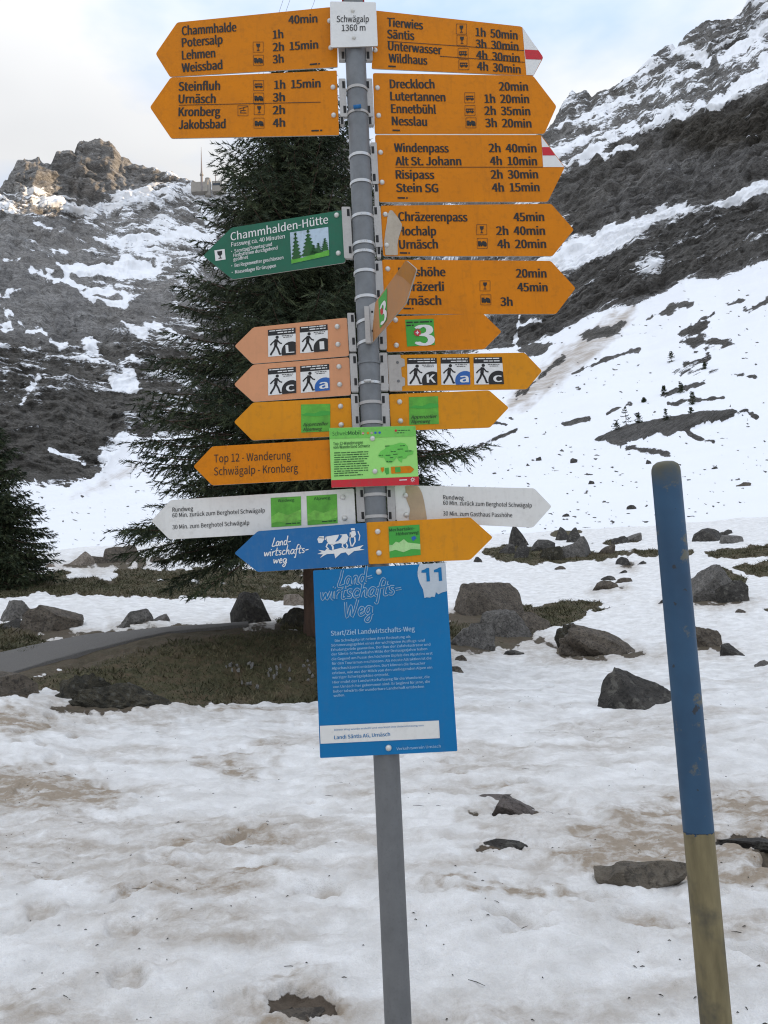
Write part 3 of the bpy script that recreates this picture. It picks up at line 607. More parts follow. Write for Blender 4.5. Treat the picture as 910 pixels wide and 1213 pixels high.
def conifer(name, label, base, H, prof, first, dens, tuft, seed, group=None, cat='tree', twig_step=.075, lean=0.0, parts=True, bare=0.0):
    """prof(f): limb length at height fraction f; first: height of the lowest limbs; dens: limbs per metre of stem"""
    g = np.random.default_rng(seed); nl = max(8, int((H - first) * dens))
    fz = np.sort(g.uniform(0, 1, nl) ** 1.05); z0 = first + (H - first) * fz * .985
    ang = np.arange(nl) * 2.399 + g.normal(0, .5, nl); Lm = np.array([prof(z / H) for z in z0]) * g.uniform(.68, 1.12, nl)
    droop = np.interp(z0 / H, [0, .3, .7, 1], [.24, .20, .02, -.35]) + g.normal(0, .06, nl)
    trunk = MB(); trunk.tube([(0, 0, -.3), (0, 0, .25), (lean * .3, 0, H * .3), (lean * .6, 0, H * .6), (lean, 0, H)], [H * .021, H * .017, H * .012, H * .0075, H * .001], 10)
    TP = []; TD = []; TL = []
    for i in range(nl):
        L_ = Lm[i]
        if L_ < .05: continue
        d = np.array([math.cos(ang[i]), math.sin(ang[i]), 0]); s_ = np.linspace(0, 1, 7)
        zz_ = z0[i] - L_ * droop[i] * (s_ ** 1.3) * 1.7 + L_ * .20 * np.clip(s_ - .55, 0, 1) ** 1.5 * 2
        P = np.stack([d[0] * s_ * L_, d[1] * s_ * L_, zz_], -1)
        if parts: trunk.tube(P, list(np.interp(s_, [0, 1], [L_ * .012 + .004, .003])), 4)
        nt_ = max(4, int(L_ / twig_step)); sv = np.linspace(.12 if z0[i] > first + bare else .4, 1, nt_) + g.normal(0, .01, nt_); sv = np.clip(sv, 0, 1)
        q = np.stack([np.interp(sv, s_, P[:, k]) for k in range(3)], -1); side = np.where(np.arange(nt_) % 2 == 0, 1, -1)
        per = np.array([-d[1], d[0], 0]); a_ = g.uniform(.55, 1.15, nt_)
        dd = d[None] * np.cos(a_)[:, None] + per[None] * (side * np.sin(a_))[:, None]; dd[:, 2] = -g.uniform(.05, .75, nt_)
        dd[-1] = d; dd /= np.linalg.norm(dd, axis=1)[:, None]
        TP.append(q); TD.append(dd); TL.append((L_ * .30 * (1.05 - sv) + .10 + .05 * H / 13) * g.uniform(.7, 1.3, nt_))
    TP = np.concatenate(TP); TD = np.concatenate(TD); TL = np.concatenate(TL); n = len(TP)
    K = tuft['k']; fr = (np.arange(K) + .5) / K
    ref = g.normal(size=(n, 3)); e1 = np.cross(TD, ref); e1 /= np.linalg.norm(e1, axis=1)[:, None]; e2 = np.cross(TD, e1)
    # needle sprays: narrow blades fanning off every twig
    B = TP[:, None] + TD[:, None] * (TL[:, None] * fr[None])[..., None]; B[..., 2] -= .18 * (TL[:, None] * fr[None] ** 2)
    th = g.uniform(0, 2 * np.pi, (n, K)); out = e1[:, None] * np.cos(th)[..., None] + e2[:, None] * np.sin(th)[..., None]
    nl_ = tuft['len'] * g.uniform(.6, 1.4, (n, K)); tip = B + (TD[:, None] * .75 + out * .66) * nl_[..., None]
    tone = np.repeat(g.uniform(0, 1, n) ** 1.5, 3 * K); wv = np.cross(TD[:, None] + 0 * out, out) * (tuft['w'] * g.uniform(.7, 1.3, (n, K)))[..., None]
    V = np.stack([B - wv, B + wv, tip], 2).reshape(-1, 3); F = np.arange(len(V)).reshape(-1, 3)
    # the twig itself as a slim blade
    w2 = e1 * tuft['w'] * .9; V2_ = np.stack([TP - w2, TP + w2, TP + TD * TL[:, None] - np.array([0, 0, .18]) * TL[:, None]], 1).reshape(-1, 3)
    V = np.concatenate([V, V2_]); F = np.arange(len(V)).reshape(-1, 3)
    root = empty(name, base, label, cat, group)
    me = trunk.build('trunk', M_BARK, None).data; o = [x for x in bpy.data.objects if x.data == me][0]; o.parent = root
    tone = np.concatenate([tone, np.repeat(.2, 3 * n)]); me = np_mesh('crown', V, F, attr={'tone': tone}); c_ = link('crown', me, M_NEED); c_.parent = root
    return root

TB = at_ground(373, 748, 18.6); top = float(at_y(339, 62, TB[1])[2]); Hb = top - TB[2]
def bigprof(f): return float(np.interp(f, [0, .06, .15, .26, .38, .5, .62, .74, .86, .96, 1], [3.9, 4.05, 4.15, 4.0, 3.9, 3.4, 2.75, 2.05, 1.35, .6, .05])) * .92
conifer('spruce_tree', 'tall dark spruce behind the signpost, its lowest branches bare', TB, Hb, bigprof, 2.3, 70, dict(k=13, len=.105, w=.013), 3, bare=1.0)
LB = at_ground(-20, 698, 36)
LT = float(at_y(-18, 505, LB[1])[2]); conifer('spruce_tree', 'dark bushy spruce cut off by the left edge of the photo', LB, LT - LB[2], lambda f: float(np.interp(f, [0, .1, .3, .6, .9, 1], [2.7, 2.8, 2.5, 1.75, .7, .08])), .25, 80, dict(k=11, len=.13, w=.020), 5, twig_step=.085)
SG = 'small spruces on the far snow slope'
for i, (px, pyt, pyb, wd, lb) in enumerate(((731, 496, 513, 13, 'bushy young spruce at the left end of the rock band on the snow slope'), (742.5, 481, 507, 14, 'slender see-through spruce, tallest on the rock band'), (757, 488, 505, 13, 'young spruce right of the tallest spruce on the rock band'), (790, 484, 502, 11, 'dark pointed spruce midway along the rock band'),
    (819, 482, 492, 8, 'tiny shrubby spruce right of the dark pointed one on the rock band'), (796, 415, 428, 9, 'small spruce highest on the snow slope'), (835, 428, 436, 7, 'tiny spruce beside the scattered rocks high on the slope'), (787, 456, 466, 7, 'small spruce on the left end of a bare strip above the rock band'), (807, 452, 464, 7, 'small spruce in the middle of a bare strip above the rock band'), (821, 463, 478, 8, 'small spruce on the lower bare strip just above the rock band'), (763, 470, 476, 6, 'low shrub alone on the snow above the rock band'))):
    bp = at_ground(px, pyb + .8); r_ = math.hypot(bp[0], bp[1]); H_ = (pyb - pyt) / PXM(r_) * 1.04; hw = wd / 2 / PXM(r_)
    conifer('small_spruce', lb, bp - np.array([0, 0, .1]), H_, (lambda hw: lambda f: hw * (1 - f) ** .8 * 1.25 + .04)(hw), H_ * .05, 26 / max(H_, .5) * 1.6 * (0.55 if i == 1 else 1), dict(k=8, len=.20, w=.055), 40 + i, SG, 'tree', twig_step=.22, parts=True)

# ------------------------------------------------------------------ boulders
def rock_mat(name, c0, c1, lich, lamt, sc=1.0, wet=.85):
    m, t, b = new_mat(name); v = objco(t); n1_ = noise(t, 3.5 * sc, 8, .66, v, .3); n2_ = noise(t, 16 * sc, 6, .65, v); n3_ = noise(t, 7 * sc, 5, .6, v)
    c = mixc(t, ramp(t, n1_, [(.33, 0.), (.67, 1.)]), c0, c1); c = mixc(t, math_(t, 'MULTIPLY', ramp(t, n2_, [(.50, 0.), (.60, 1.)]), .7), c, [x * .4 for x in c0])
    c = mixc(t, math_(t, 'MULTIPLY', ramp(t, n3_, [(.56, 0.), (.64, 1.)]), lamt), c, lich); t.links.new(c, b.inputs['Base Color']); b.inputs['Roughness'].default_value = wet
    bump(t, math_(t, 'ADD', n1_, math_(t, 'ADD', math_(t, 'MULTIPLY', n2_, .6), math_(t, 'MULTIPLY', noise(t, 45 * sc, 4, .7, v), .25))), 1.0, .10, b); return m
R_DARK = rock_mat('dark_lichened_rock', (.030, .027, .023), (.085, .076, .064), (.19, .18, .15), .5); R_GREY = rock_mat('grey_limestone_rock', (.09, .082, .072), (.20, .185, .165), (.27, .25, .22), .4)
R_BRWN = rock_mat('brown_earthy_rock', (.070, .056, .042), (.175, .142, .106), (.17, .15, .12), .35); R_MOSS = rock_mat('mossy_dark_rock', (.024, .022, .013), (.070, .058, .034), (.16, .155, .13), .45)
R_SAND = rock_mat('sandy_brown_rock', (.105, .086, .062), (.215, .18, .135), (.25, .22, .17), .3)
R_PALE = rock_mat('pale_stone', (.22, .205, .185), (.38, .36, .33), (.5, .48, .45), .3, 3); R_TAN = rock_mat('tan_sandstone', (.20, .16, .12), (.31, .26, .21), (.35, .31, .26), .3); R_PINK = rock_mat('pinkish_slab_rock', (.10, .082, .072), (.20, .165, .145), (.25, .22, .2), .4)
def rock(name, label, px, pyb, wpx, hpx, mat, seed, group=None, depth=.75, cuts=9, rough=.10, flat=None, sink=.22, cat='rock', lev=5, skew=0.0, prow=0.0, r=None, drop=0.0):
    """angular boulder: a ball cut by random planes, weathered with noise, part buried; sized from its place"""
    g = np.random.default_rng(seed); P0 = at_ground(px, pyb - (.10 * hpx if hpx > 12 else 0), r); r_ = math.hypot(P0[0], P0[1]); W = wpx / PXM(r_) / 2; Hh = hpx / PXM(r_); dep = max(0.0, -float(azel(px, pyb)[1])); Hh = max(.40 * Hh, Hh - 1.5 * W * depth * dep)
    P0 = P0 + np.array([P0[0], P0[1], 0]) / r_ * W * depth * .55
    bm = bmesh.new(); bmesh.ops.create_icosphere(bm, subdivisions=lev, radius=1.0); V = np.array([p.co[:] for p in bm.verts]); F = np.array([[q.index for q in f.verts] for f in bm.faces]); bm.free()
    V = V * (1 + .28 * fbm(V[:, 0] * 1.1 + V[:, 2] + seed, V[:, 1] * 1.1 - V[:, 2] * .7, 2, seed + 40))[:, None]
    for k in range(cuts + 6):
        d = g.normal(size=3); d /= np.linalg.norm(d); lim = g.uniform(.40, .80)
        e = V @ d; V = V - d[None] * np.clip(e - lim, 0, None)[:, None] * .97
    n3 = lambda s, sd_: (fbm(V[:, 0] * s + V[:, 2] * .7 * s, V[:, 1] * s - V[:, 2] * .6 * s, 4, sd_) + fbm(V[:, 2] * s * 1.1, V[:, 0] * s, 4, sd_ + 9)) * .5
    nr = V / np.linalg.norm(V, axis=1)[:, None]; V = V + nr * (rough * .8 * n3(1.6, seed))[:, None] + nr * (rough * .55 * np.abs(n3(4, seed + 3)))[:, None] + nr * (rough * .28 * n3(11, seed + 6))[:, None]
    if prow: V[:, 2] += prow * np.round((V[:, 2]) * 3) / 3 * .25
    V[:, 2] = np.where(V[:, 2] < 0, V[:, 2] * .5, V[:, 2]); V[:, 0] += skew * V[:, 2]
    V -= np.array([(V[:, 0].max() + V[:, 0].min()) / 2, 0, 0]); V[:, 0] /= np.ptp(V[:, 0]) / 2; V[:, 2] /= V[:, 2].max(); V[:, 1] /= np.abs(V[:, 1]).max()
    if flat: V[:, 2] = np.minimum(V[:, 2], flat + .06 * n3(3, seed + 5)) / flat
    V = V * np.array([W, W * depth, Hh * 1.2]); a = -math.atan2(P0[0], P0[1]); c_, s__ = math.cos(a), math.sin(a)
    V = np.stack([V[:, 0] * c_ - V[:, 1] * s__, V[:, 0] * s__ + V[:, 1] * c_, V[:, 2]], -1)
    o = link(name, np_mesh(name, V, F, False), mat, None, P0 - np.array([0, 0, .20 * Hh + .012 + drop])); me = o.data
    try: me.set_sharp_from_angle(angle=R(17)); me.polygons.foreach_set('use_smooth', np.ones(len(F), bool))
    except Exception: pass
    return tag(o, label, cat, group)
RG = 'boulders lying in the snow'
rock('boulder', 'dark angular boulder standing alone on the snow left of the blue stake', 746, 843, 102, 50, R_DARK, 11, RG, .6, 12, .12, skew=-.12)
rock('boulder', 'smooth brown rounded rock in trodden snow beside the lower half of the stake', 763, 1052, 106, 40, R_SAND, 12, RG, .6, 3, .10, skew=.25)
rock('rock_slab', 'grey-brown cracked slab lying in the snow right of the blue board', 616, 966, 72, 30, R_PINK, 13, RG, .8, 8, .10, skew=-.2)
rock('rock_slab', 'thin tail of rock running left from the cracked slab', 588, 946, 52, 9, R_PINK, 14, RG, .5, 6, .1)
rock('rock', 'low dark flat rock in the snow just below the cracked slab', 598, 1001, 58, 13, R_DARK, 15, RG, .6, 8, .12)
rock('rock', 'dark brown wet rock sticking out of the snow at the bottom left of the post', 346, 1202, 74, 26, R_BRWN, 12, RG, .8, 5, .12, drop=.035)
rock('rock', 'dark root-like rock at the right edge below the stake paint line', 895, 1003, 90, 14, R_DARK, 17, RG, .4, 9, .16)
rock('boulder', 'large flat-topped brown slab boulder behind the blue board', 574, 732, 94, 38, R_BRWN, 21, RG, .7, 12, .07, flat=.72)
rock('boulder', 'grey boulder under the flat-topped slab', 600, 758, 74, 34, R_GREY, 22, RG, .6, 10, .1)
rock('boulder', 'pale grey rock peeking out from the right edge of the blue board', 556, 768, 62, 28, R_GREY, 23, RG, .6, 9, .1)
rock('boulder', 'brown boulder at the right end of the rock pile behind the board', 630, 750, 44, 24, R_BRWN, 24, RG, .6, 9, .1)
rock('boulder', 'low brown boulder sloping to the right below the pile', 712, 776, 96, 36, R_BRWN, 25, RG, .6, 9, .1, skew=-.5)
rock('boulder', 'small brown boulder joined to the low sloping one', 676, 766, 36, 26, R_MOSS, 26, RG, .7, 8, .1)
rock('boulder', 'grey cracked boulder right of the stake, its right side dark', 840, 713, 58, 38, R_GREY, 27, RG, .7, 10, .08)
rock('boulder', 'black rock leaning on the grey boulder right of the stake', 868, 713, 34, 22, R_DARK, 28, RG, .6, 9, .1)  # separate dark-coloured rock for the boulder's dark right part
rock('boulder', 'brown boulder half hidden behind the right side of the stake', 834, 768, 38, 26, R_BRWN, 29, RG, .7, 9, .1)
rock('rock', 'small pointed dark rock beside the half hidden brown boulder', 867, 776, 26, 13, R_DARK, 30, RG, .7, 9, .12)
CG = 'boulder cluster beyond the white sign'
for q in ((614, 648, 30, 24, R_DARK, 31, 'dark tall boulder just below the tip of the white arrow sign'), (600, 657, 22, 13, R_DARK, 32, 'small dark boulder at the left end of the far cluster'), (617, 662, 22, 18, R_DARK, 33, 'dark boulder in front of the tall one in the far cluster'), (641, 652, 34, 13, R_DARK, 34, 'low dark boulder in the middle of the far cluster'), (666, 642, 20, 17, R_DARK, 35, 'pointed dark boulder left of the blocky one in the far cluster'),
          (680, 643, 20, 17, R_DARK, 36, 'blocky dark boulder at the top of the far cluster'), (683, 661, 34, 23, R_GREY, 37, 'pale grey boulder at the front of the far cluster'), (655, 663, 30, 14, R_MOSS, 38, 'mossy boulder left of the pale grey one'), (719, 655, 20, 10, R_BRWN, 39, 'brown boulder right of the far cluster'), (749, 641, 22, 10, R_GREY, 41, 'grey rounded boulder on the thin strip left of the stake'), (736, 643, 22, 8, R_DARK, 42, 'flat dark boulder on the thin strip left of the stake')):
    rock('boulder', q[6], q[0], q[1], q[2], q[3], q[4], q[5], CG, .7, 10, .1, lev=3)
SR = 'small rocks on the snow'
for q in ((739, 669, 19, 10, R_DARK, 43, 'small pyramid shaped rock on the snow left of the stake'), (760, 668, 11, 4, R_DARK, 44, 'tiny dark rock beside the pyramid shaped one'), (717, 697, 30, 10, R_BRWN, 45, 'flat brown slab tilted on the snow'), (721, 686, 18, 4.5, R_DARK, 46, 'thin dark slab just behind the flat brown slab'), (740, 690, 22, 6, R_BRWN, 47, 'flat rock right of the flat brown slab'), (664, 675, 15, 5, R_BRWN, 48, 'small brown rock in front of the far cluster'), (738, 678, 10, 3, R_DARK, 49, 'dark pebble between the pyramid rock and the slabs'), (567, 665, 12, 6, R_DARK, 50, 'small rock at the tip of the amber arrow sign'),
          (838, 642, 38, 15, R_DARK, 51, 'dark peaked rock just right of the stake'), (866, 643, 26, 10, R_GREY, 52, 'grey rock right of the dark peaked one'), (850, 634, 16, 4, R_DARK, 53, 'flat far rock above the dark peaked one'), (862, 633, 14, 6, R_DARK, 54, 'tiny pointed rock far up behind the dark peaked one'), (670, 612, 10, 4, R_DARK, 55, 'dark fleck of rock at the tip of the white arrow sign'), (545, 782, 16, 7, R_BRWN, 56, 'small brown rock at the right edge of the blue board'), (543, 796, 20, 8, R_BRWN, 57, 'brown rock just below the small one at the board edge'), (608, 774, 26, 5, R_DARK, 58, 'thin dark flat rock in the snow below the rock pile'), (784, 717, 10, 8, R_DARK, 59, 'small dark rock peeping out left of the stake'),
          (700, 574, 9, 5, R_DARK, 60, 'dark stone on the open slope above the far cluster'), (748, 603, 12, 5, R_DARK, 63, 'dark stone on the open slope left of the stake'), (768, 549, 9, 5, R_DARK, 64, 'dark stone just above the top of the stake'), (846, 556, 10, 4, R_DARK, 65, 'lone dark stone on the slope right of the stake'), (881, 576, 16, 5, R_BRWN, 66, 'flat brown stone on the slope near the right edge'), (880, 726, 18, 5, R_BRWN, 69, 'flat brown stone near the right edge'), (905, 787, 20, 6, R_GREY, 70, 'pale grey stone at the right edge'), (860, 773, 12, 5, R_DARK, 71, 'low dark stone at the foot of the half hidden boulder'), (626, 552, 8, 4, R_DARK, 72, 'dark stone on the slope above the white arrow sign'), (638, 546, 8, 5, R_DARK, 73, 'pointed dark stone above the white arrow sign'), (680, 548, 9, 6, R_DARK, 74, 'pointed dark stone on the mid slope')):
    rock('rock', q[6], q[0], q[1], q[2], q[3], q[4], q[5], SR, .7, 8, .12, lev=3)
LG = 'boulders by the path and bank'
rock('boulder', 'large dark block of rock on the bank left of the spruce trunk', 302, 741, 58, 36, R_DARK, 81, LG, .7, 13, .05, flat=.82)
rock('boulder', 'dark rock between the large block and the spruce trunk', 350, 741, 44, 20, R_MOSS, 82, LG, .7, 9, .1)
rock('boulder', 'tan square-cut block lying behind the spruce trunk', 351, 719, 30, 14, R_TAN, 83, LG, .7, 14, .03, flat=.75)
rock('boulder', 'long low dark boulder with moss at the snow edge on the left', 138, 836, 118, 26, R_MOSS, 84, LG, .45, 12, .22, skew=-.4)
rock('boulder', 'humped dark boulder forming the left end of the long mossy one', 98, 829, 66, 29, R_MOSS, 184, LG, .5, 10, .2)
rock('boulder', 'low dark tail of rock at the right end of the long mossy boulder', 182, 837, 46, 14, R_MOSS, 185, LG, .5, 9, .2)
rock('boulder', 'dark brown boulder beside the path at left', 62, 747, 66, 27, R_BRWN, 85, LG, .7, 9, .08, skew=-.3)
rock('boulder', 'grey flat-topped boulder at the left edge beside the path', 18, 737, 46, 22, R_GREY, 86, LG, .7, 11, .06, flat=.75)
rock('boulder', 'dark low rock in front of the grey flat-topped boulder', 12, 745, 44, 12, R_DARK, 87, LG, .7, 9, .1)
rock('boulder', 'pale pointed stone beside the path bend', 163, 739, 36, 16, R_GREY, 88, LG, .8, 9, .06)
rock('rock', 'pale rounded stone right of the pointed one by the path', 190, 737, 22, 10, R_GREY, 89, LG, .8, 7, .06)
rock('rock', 'small grey stone left of the pointed one by the path', 146, 744, 16, 9, R_GREY, 90, LG, .8, 8, .06)
rock('boulder', 'brown hump of rock at the far edge of the left snow field', 143, 667, 48, 19, R_BRWN, 91, LG, .6, 8, .08, skew=.2)
rock('boulder', 'pale grey boulder left of the brown hump', 97, 671, 28, 16, R_TAN, 92, LG, .6, 9, .08)
rock('rock', 'low brown rock between the pale boulder and the brown hump', 115, 667, 26, 9, R_BRWN, 93, LG, .6, 9, .08)
rock('rock', 'low bare hump right of the brown hump at the spruce edge', 188, 666, 30, 8, R_BRWN, 94, LG, .6, 8, .08)
rock('rock', 'pinkish stone at the foot of the left spruce', 60, 673, 12, 6, R_TAN, 96, LG, .6, 8, .08)
rock('boulder', 'smooth tan mound of rock at the left edge below the path', 4, 822, 76, 24, R_BRWN, 95, LG, .6, 5, .05)
# pale pebbles on the bank under the spruce
g = np.random.default_rng(77); peb = []
for k in range(30):
    px_, py_ = (g.uniform(268, 306), g.uniform(783, 796)) if k < 10 else ((g.uniform(316, 374), g.uniform(782, 806)) if k < 26 else (g.uniform(285, 312), g.uniform(808, 818)))
    peb.append(rock('pebble', 'pale pebble scattered on the turf bank under the spruce', px_, py_, g.uniform(2.2, 5), g.uniform(2, 4), R_PALE, 300 + k, 'pale pebbles on the turf bank', .8, 6, .1, lev=2, cat='pebble'))
# twigs and crumbs of bark on the old snow
g = np.random.default_rng(78); mb = MB()
for k in range(420):
    a_ = R(g.uniform(-27, 28)); r_ = 3.2 + 11 * g.uniform(0, 1) ** 1.4; x_, y_ = r_ * math.sin(a_), r_ * math.cos(a_)
    if fbm(np.array([x_ * .5]), np.array([y_ * .9]), 3, 61)[0] < -.05 and g.uniform() < .7: continue
    z_ = ground_z(x_, y_) + .003; L_ = g.uniform(.004, .014) if g.uniform() < .88 else g.uniform(.02, .055); q = g.uniform(0, 6.28)
    mb.tube([(x_ - L_ * math.cos(q), y_ - L_ * math.sin(q), z_), (x_, y_, z_ + .003), (x_ + L_ * math.cos(q), y_ + L_ * math.sin(q), z_)], [.0015, .003 if L_ < .015 else .002, .001], 4)
tag(mb.build('bark_crumbs', R_MOSS), 'dark crumbs of bark and twigs scattered over the old snow', 'debris', None, 'stuff')

# ------------------------------------------------------------------ turf on the bank
g = np.random.default_rng(79); cv_ = GRASSM
sel_ = (cv_ > .5) & (np.abs(AZC)[None, :] < 31) & (GR > 10) & (GR < 58); ii, jj = np.where(sel_)
dr_ = np.gradient(GR, axis=0)[ii, jj]; pr_ = np.clip(dr_, .002, None); N = 60000; pk = g.choice(len(ii), N, p=pr_ / pr_.sum())
P = GV[ii[pk], jj[pk]] + np.stack([g.normal(0, .03, N), g.normal(0, .05, N), 0 * np.ones(N)], -1); n = N; sc_ = np.clip(GR[ii[pk], jj[pk]] / 17, .8, 1.35)
hh_ = sc_ * g.uniform(.035, .10, n) * (.6 + .8 * (fbm(P[:, 0] * .9, P[:, 1] * .9, 3, 7) > 0)); d = g.normal(size=(n, 3)) * .75; d[:, 2] = .8
q = g.uniform(0, 6.28, n); wv = np.stack([np.cos(q), np.sin(q), 0 * q], -1) * (sc_ * (.010 + .012 * g.uniform(size=n)))[:, None]
V = np.stack([P - wv - [0, 0, .02], P + wv - [0, 0, .02], P + d * hh_[:, None]], 1).reshape(-1, 3)
m, t, b = new_mat('winter_grass'); v = objco(t); c = mixc(t, ramp(t, noise(t, 1.1, 5, .6, v), [(.35, 0.), (.65, 1.)]), (.050, .051, .022), (.118, .106, .052)); c = mixc(t, ramp(t, noise(t, .55, 4, .6, v), [(.5, 0.), (.62, .8)]), c, (.16, .128, .075)); c = mixc(t, ramp(t, noise(t, 9, 4, .6, v), [(.5, 0.), (.7, .7)]), c, (.026, .028, .012)); t.links.new(c, b.inputs['Base Color']); b.inputs['Roughness'].default_value = .9
tag(link('grass', np_mesh('grass', V, np.arange(len(V)).reshape(-1, 3)), m), 'short brown winter grass on the bare turf bank', 'grass', None, 'stuff')

# ------------------------------------------------------------------ summit station, mast, cables
M_CONC = paint_mat('station_concrete', (.34, .31, .27), .8, .1, scale=.2); M_MAST = paint_mat('mast_steel', (.26, .23, .22), .6, .1, scale=.2); M_WIN = paint_mat('station_glass', (.05, .06, .07), .2, .1, scale=.2)
def far(px, py, r): 
    az, te = azel(px, py); return np.array([r * math.sin(R(float(az))), r * math.cos(R(float(az))), 1.6 + r * float(te)])
RS = 1135.0; k_ = RS / FPX
b0 = far(239.2, 221, RS); tp = far(238.3, 174, RS)
root = empty('transmission_mast', b0, 'thin tapering transmission mast on the distant summit', 'mast')
hm = tp[2] - b0[2]; MB().lathe([(1.7, -6), (1.6, hm * .3), (1.1, hm * .42), (.8, hm * .6), (.55, hm * .8), (.2, hm)], b0, n=10).build('mast', M_MAST, root)
MB().lathe([(2.6, hm * .28), (2.6, hm * .31)], b0, n=10).build('platform', M_CONC, root)
b1 = far(248, 222, RS); root = empty('summit_station', b1, 'concrete cable car station on the distant summit beside the mast', 'building')
def blk(px0, px1, py0, py1, name, mat, dd=14): 
    a = far(px0, py1, RS); c = far(px1, py0, RS); o_ = MB().box(((a[0] + c[0]) / 2, (a[1] + c[1]) / 2 + dd / 2, (a[2] + c[2]) / 2), (abs(c[0] - a[0]) / 2, dd / 2, abs(c[2] - a[2]) / 2)); return o_.build(name, mat, root)
c_ = far(245.6, 224, RS); MB().lathe([(4.6, -8), (4.6, 15), (3.9, 15.5), (3.9, 18.5)], c_ + np.array([0, 5, 0]), n=16).build('tower', M_CONC, root)
blk(251, 262, 214.5, 226, 'hall', M_CONC); blk(261, 268, 218, 228, 'annex', M_CONC); blk(226, 246, 216, 226, 'terrace', M_CONC, 10)
blk(252, 261, 217.2, 219.2, 'window_band', M_WIN, -.4)
a_ = far(255.6, 216, RS); root2 = empty('antenna', a_, 'small cross-armed antenna beside the summit station', 'antenna'); hh2 = 14
MB().tube([a_, a_ + np.array([0, 0, hh2])], .6, 6).build('pole', M_MAST, root2); MB().tube([a_ + np.array([-3, 0, hh2 * .93]), a_ + np.array([3, 0, hh2 * .93])], .4, 6).build('crossarm', M_MAST, root2)
M_CAB = paint_mat('cable_steel', (.10, .10, .105), .5, .05)
for (px_, lb, dx) in ((333.5, 'left one of two thin cable car cables running up behind the top left sign', 0), (341.5, 'right one of two thin cable car cables running up behind the top left sign', 9), (371, 'single thin cable crossing behind the right end of the top left sign', 30)):
    A = far(258 + dx * .1, 214, RS); B = far(px_, 6, 150.0); B2 = far(px_ + 22, -60, 90.0); pts = [A * (1 - u) + B * u - np.array([0, 0, 26 * 4 * u * (1 - u) * .25]) for u in np.linspace(0, 1, 14)] + [B2]
    tag(MB().tube(pts, list(np.linspace(.16, .035, 14)) + [.03], 5).build('cable', M_CAB), lb, 'cable', 'cable car cables')
# ------------------------------------------------------------------ sign post and its signs
POLE = at_y(444.4, 592, 2.26); PX0, PY0 = float(POLE[0]), float(POLE[1])
SIDE, FRONT = 0.004, -0.036       # sign planes: beside the pole axis / clamped on its face
ORANGE = (.60, .190, .005)
M_OR = paint_mat('orange_enamel', ORANGE, .55, .06, (.26, .10, .015), .3, spec=.15)
M_OR2 = paint_mat('amber_enamel', (.63, .245, .010), .55, .06, (.28, .13, .03), .3, spec=.15)
M_SAL = paint_mat('faded_salmon_enamel', (.60, .27, .13), .55, .06, (.35, .2, .1), .2)
M_WHT = paint_mat('weathered_white_enamel', (.68, .66, .615), .5, .03, (.36, .33, .28), .2)
M_GRNS = paint_mat('dark_green_enamel', (.010, .115, .062), .42, .08, (.05, .08, .06), .2)
M_BLU = paint_mat('blue_enamel', (.003, .145, .345), .45, .05, (.06, .13, .22), .15, spec=.2)
M_BLU2 = paint_mat('washed_blue_enamel', (.018, .125, .31), .5, .06, (.1, .17, .25), .25, spec=.2)
M_LIME = paint_mat('lime_print', (.31, .66, .16), .45, .03, (.2, .4, .12), .1)
M_LIME2 = paint_mat('leaf_green_print', (.10, .36, .035), .45, .22, (.04, .2, .02), .3, 30)
M_GRNP = paint_mat('bright_green_print', (.05, .33, .04), .45, .05, (.03, .2, .03), .15)
M_RED = paint_mat('red_enamel', (.52, .015, .025), .42, .05)
M_BLK = paint_mat('black_print', (.016, .015, .014), .5, .1, (.05, .04, .03), .1)
M_DGRN = paint_mat('dark_green_print', (.012, .085, .015), .5, .1)
M_WPR = paint_mat('white_print', (.70, .69, .66), .5, .03, (.5, .48, .44), .15)
M_BLKB = paint_mat('blue_disc_print', (.02, .11, .36), .45, .05)
M_GREYP = paint_mat('bare_adhesive', (.43, .37, .29), .7, .1, (.25, .2, .15), .3, 25)
M_TAN = paint_mat('tan_stain', (.42, .31, .19), .6, .12, (.3, .2, .12), .3, 20)
M_BARE = paint_mat('bare_aluminium', (.40, .37, .335), .55, .08, (.25, .23, .2), .35, 25, .01, .25)
M_GALV = paint_mat('galvanised_steel', (.175, .182, .186), .55, .2, (.12, .12, .12), .3, 22, .03, .35, .4)
M_GALVD = paint_mat('dull_galvanised_tube', (.15, .15, .148), .6, .12, (.09, .085, .08), .3, 18, .03, .25)
M_STEEL = paint_mat('stainless_band', (.56, .555, .54), .32, .08, (.3, .3, .29), .2, 30, .01, .55, .5)
M_BRK = paint_mat('cast_bracket', (.42, .40, .375), .5, .08, (.24, .22, .2), .3, 25, .01, .3)
M_SLOT = paint_mat('slot_shade_black', (.02, .02, .02), .8, .1)  # flat black standing for the shade inside bracket slots and holes
M_BOLT = paint_mat('zinc_bolt', (.60, .585, .54), .35, .06, (.4, .36, .28), .2, 60, 0, .45, .5)

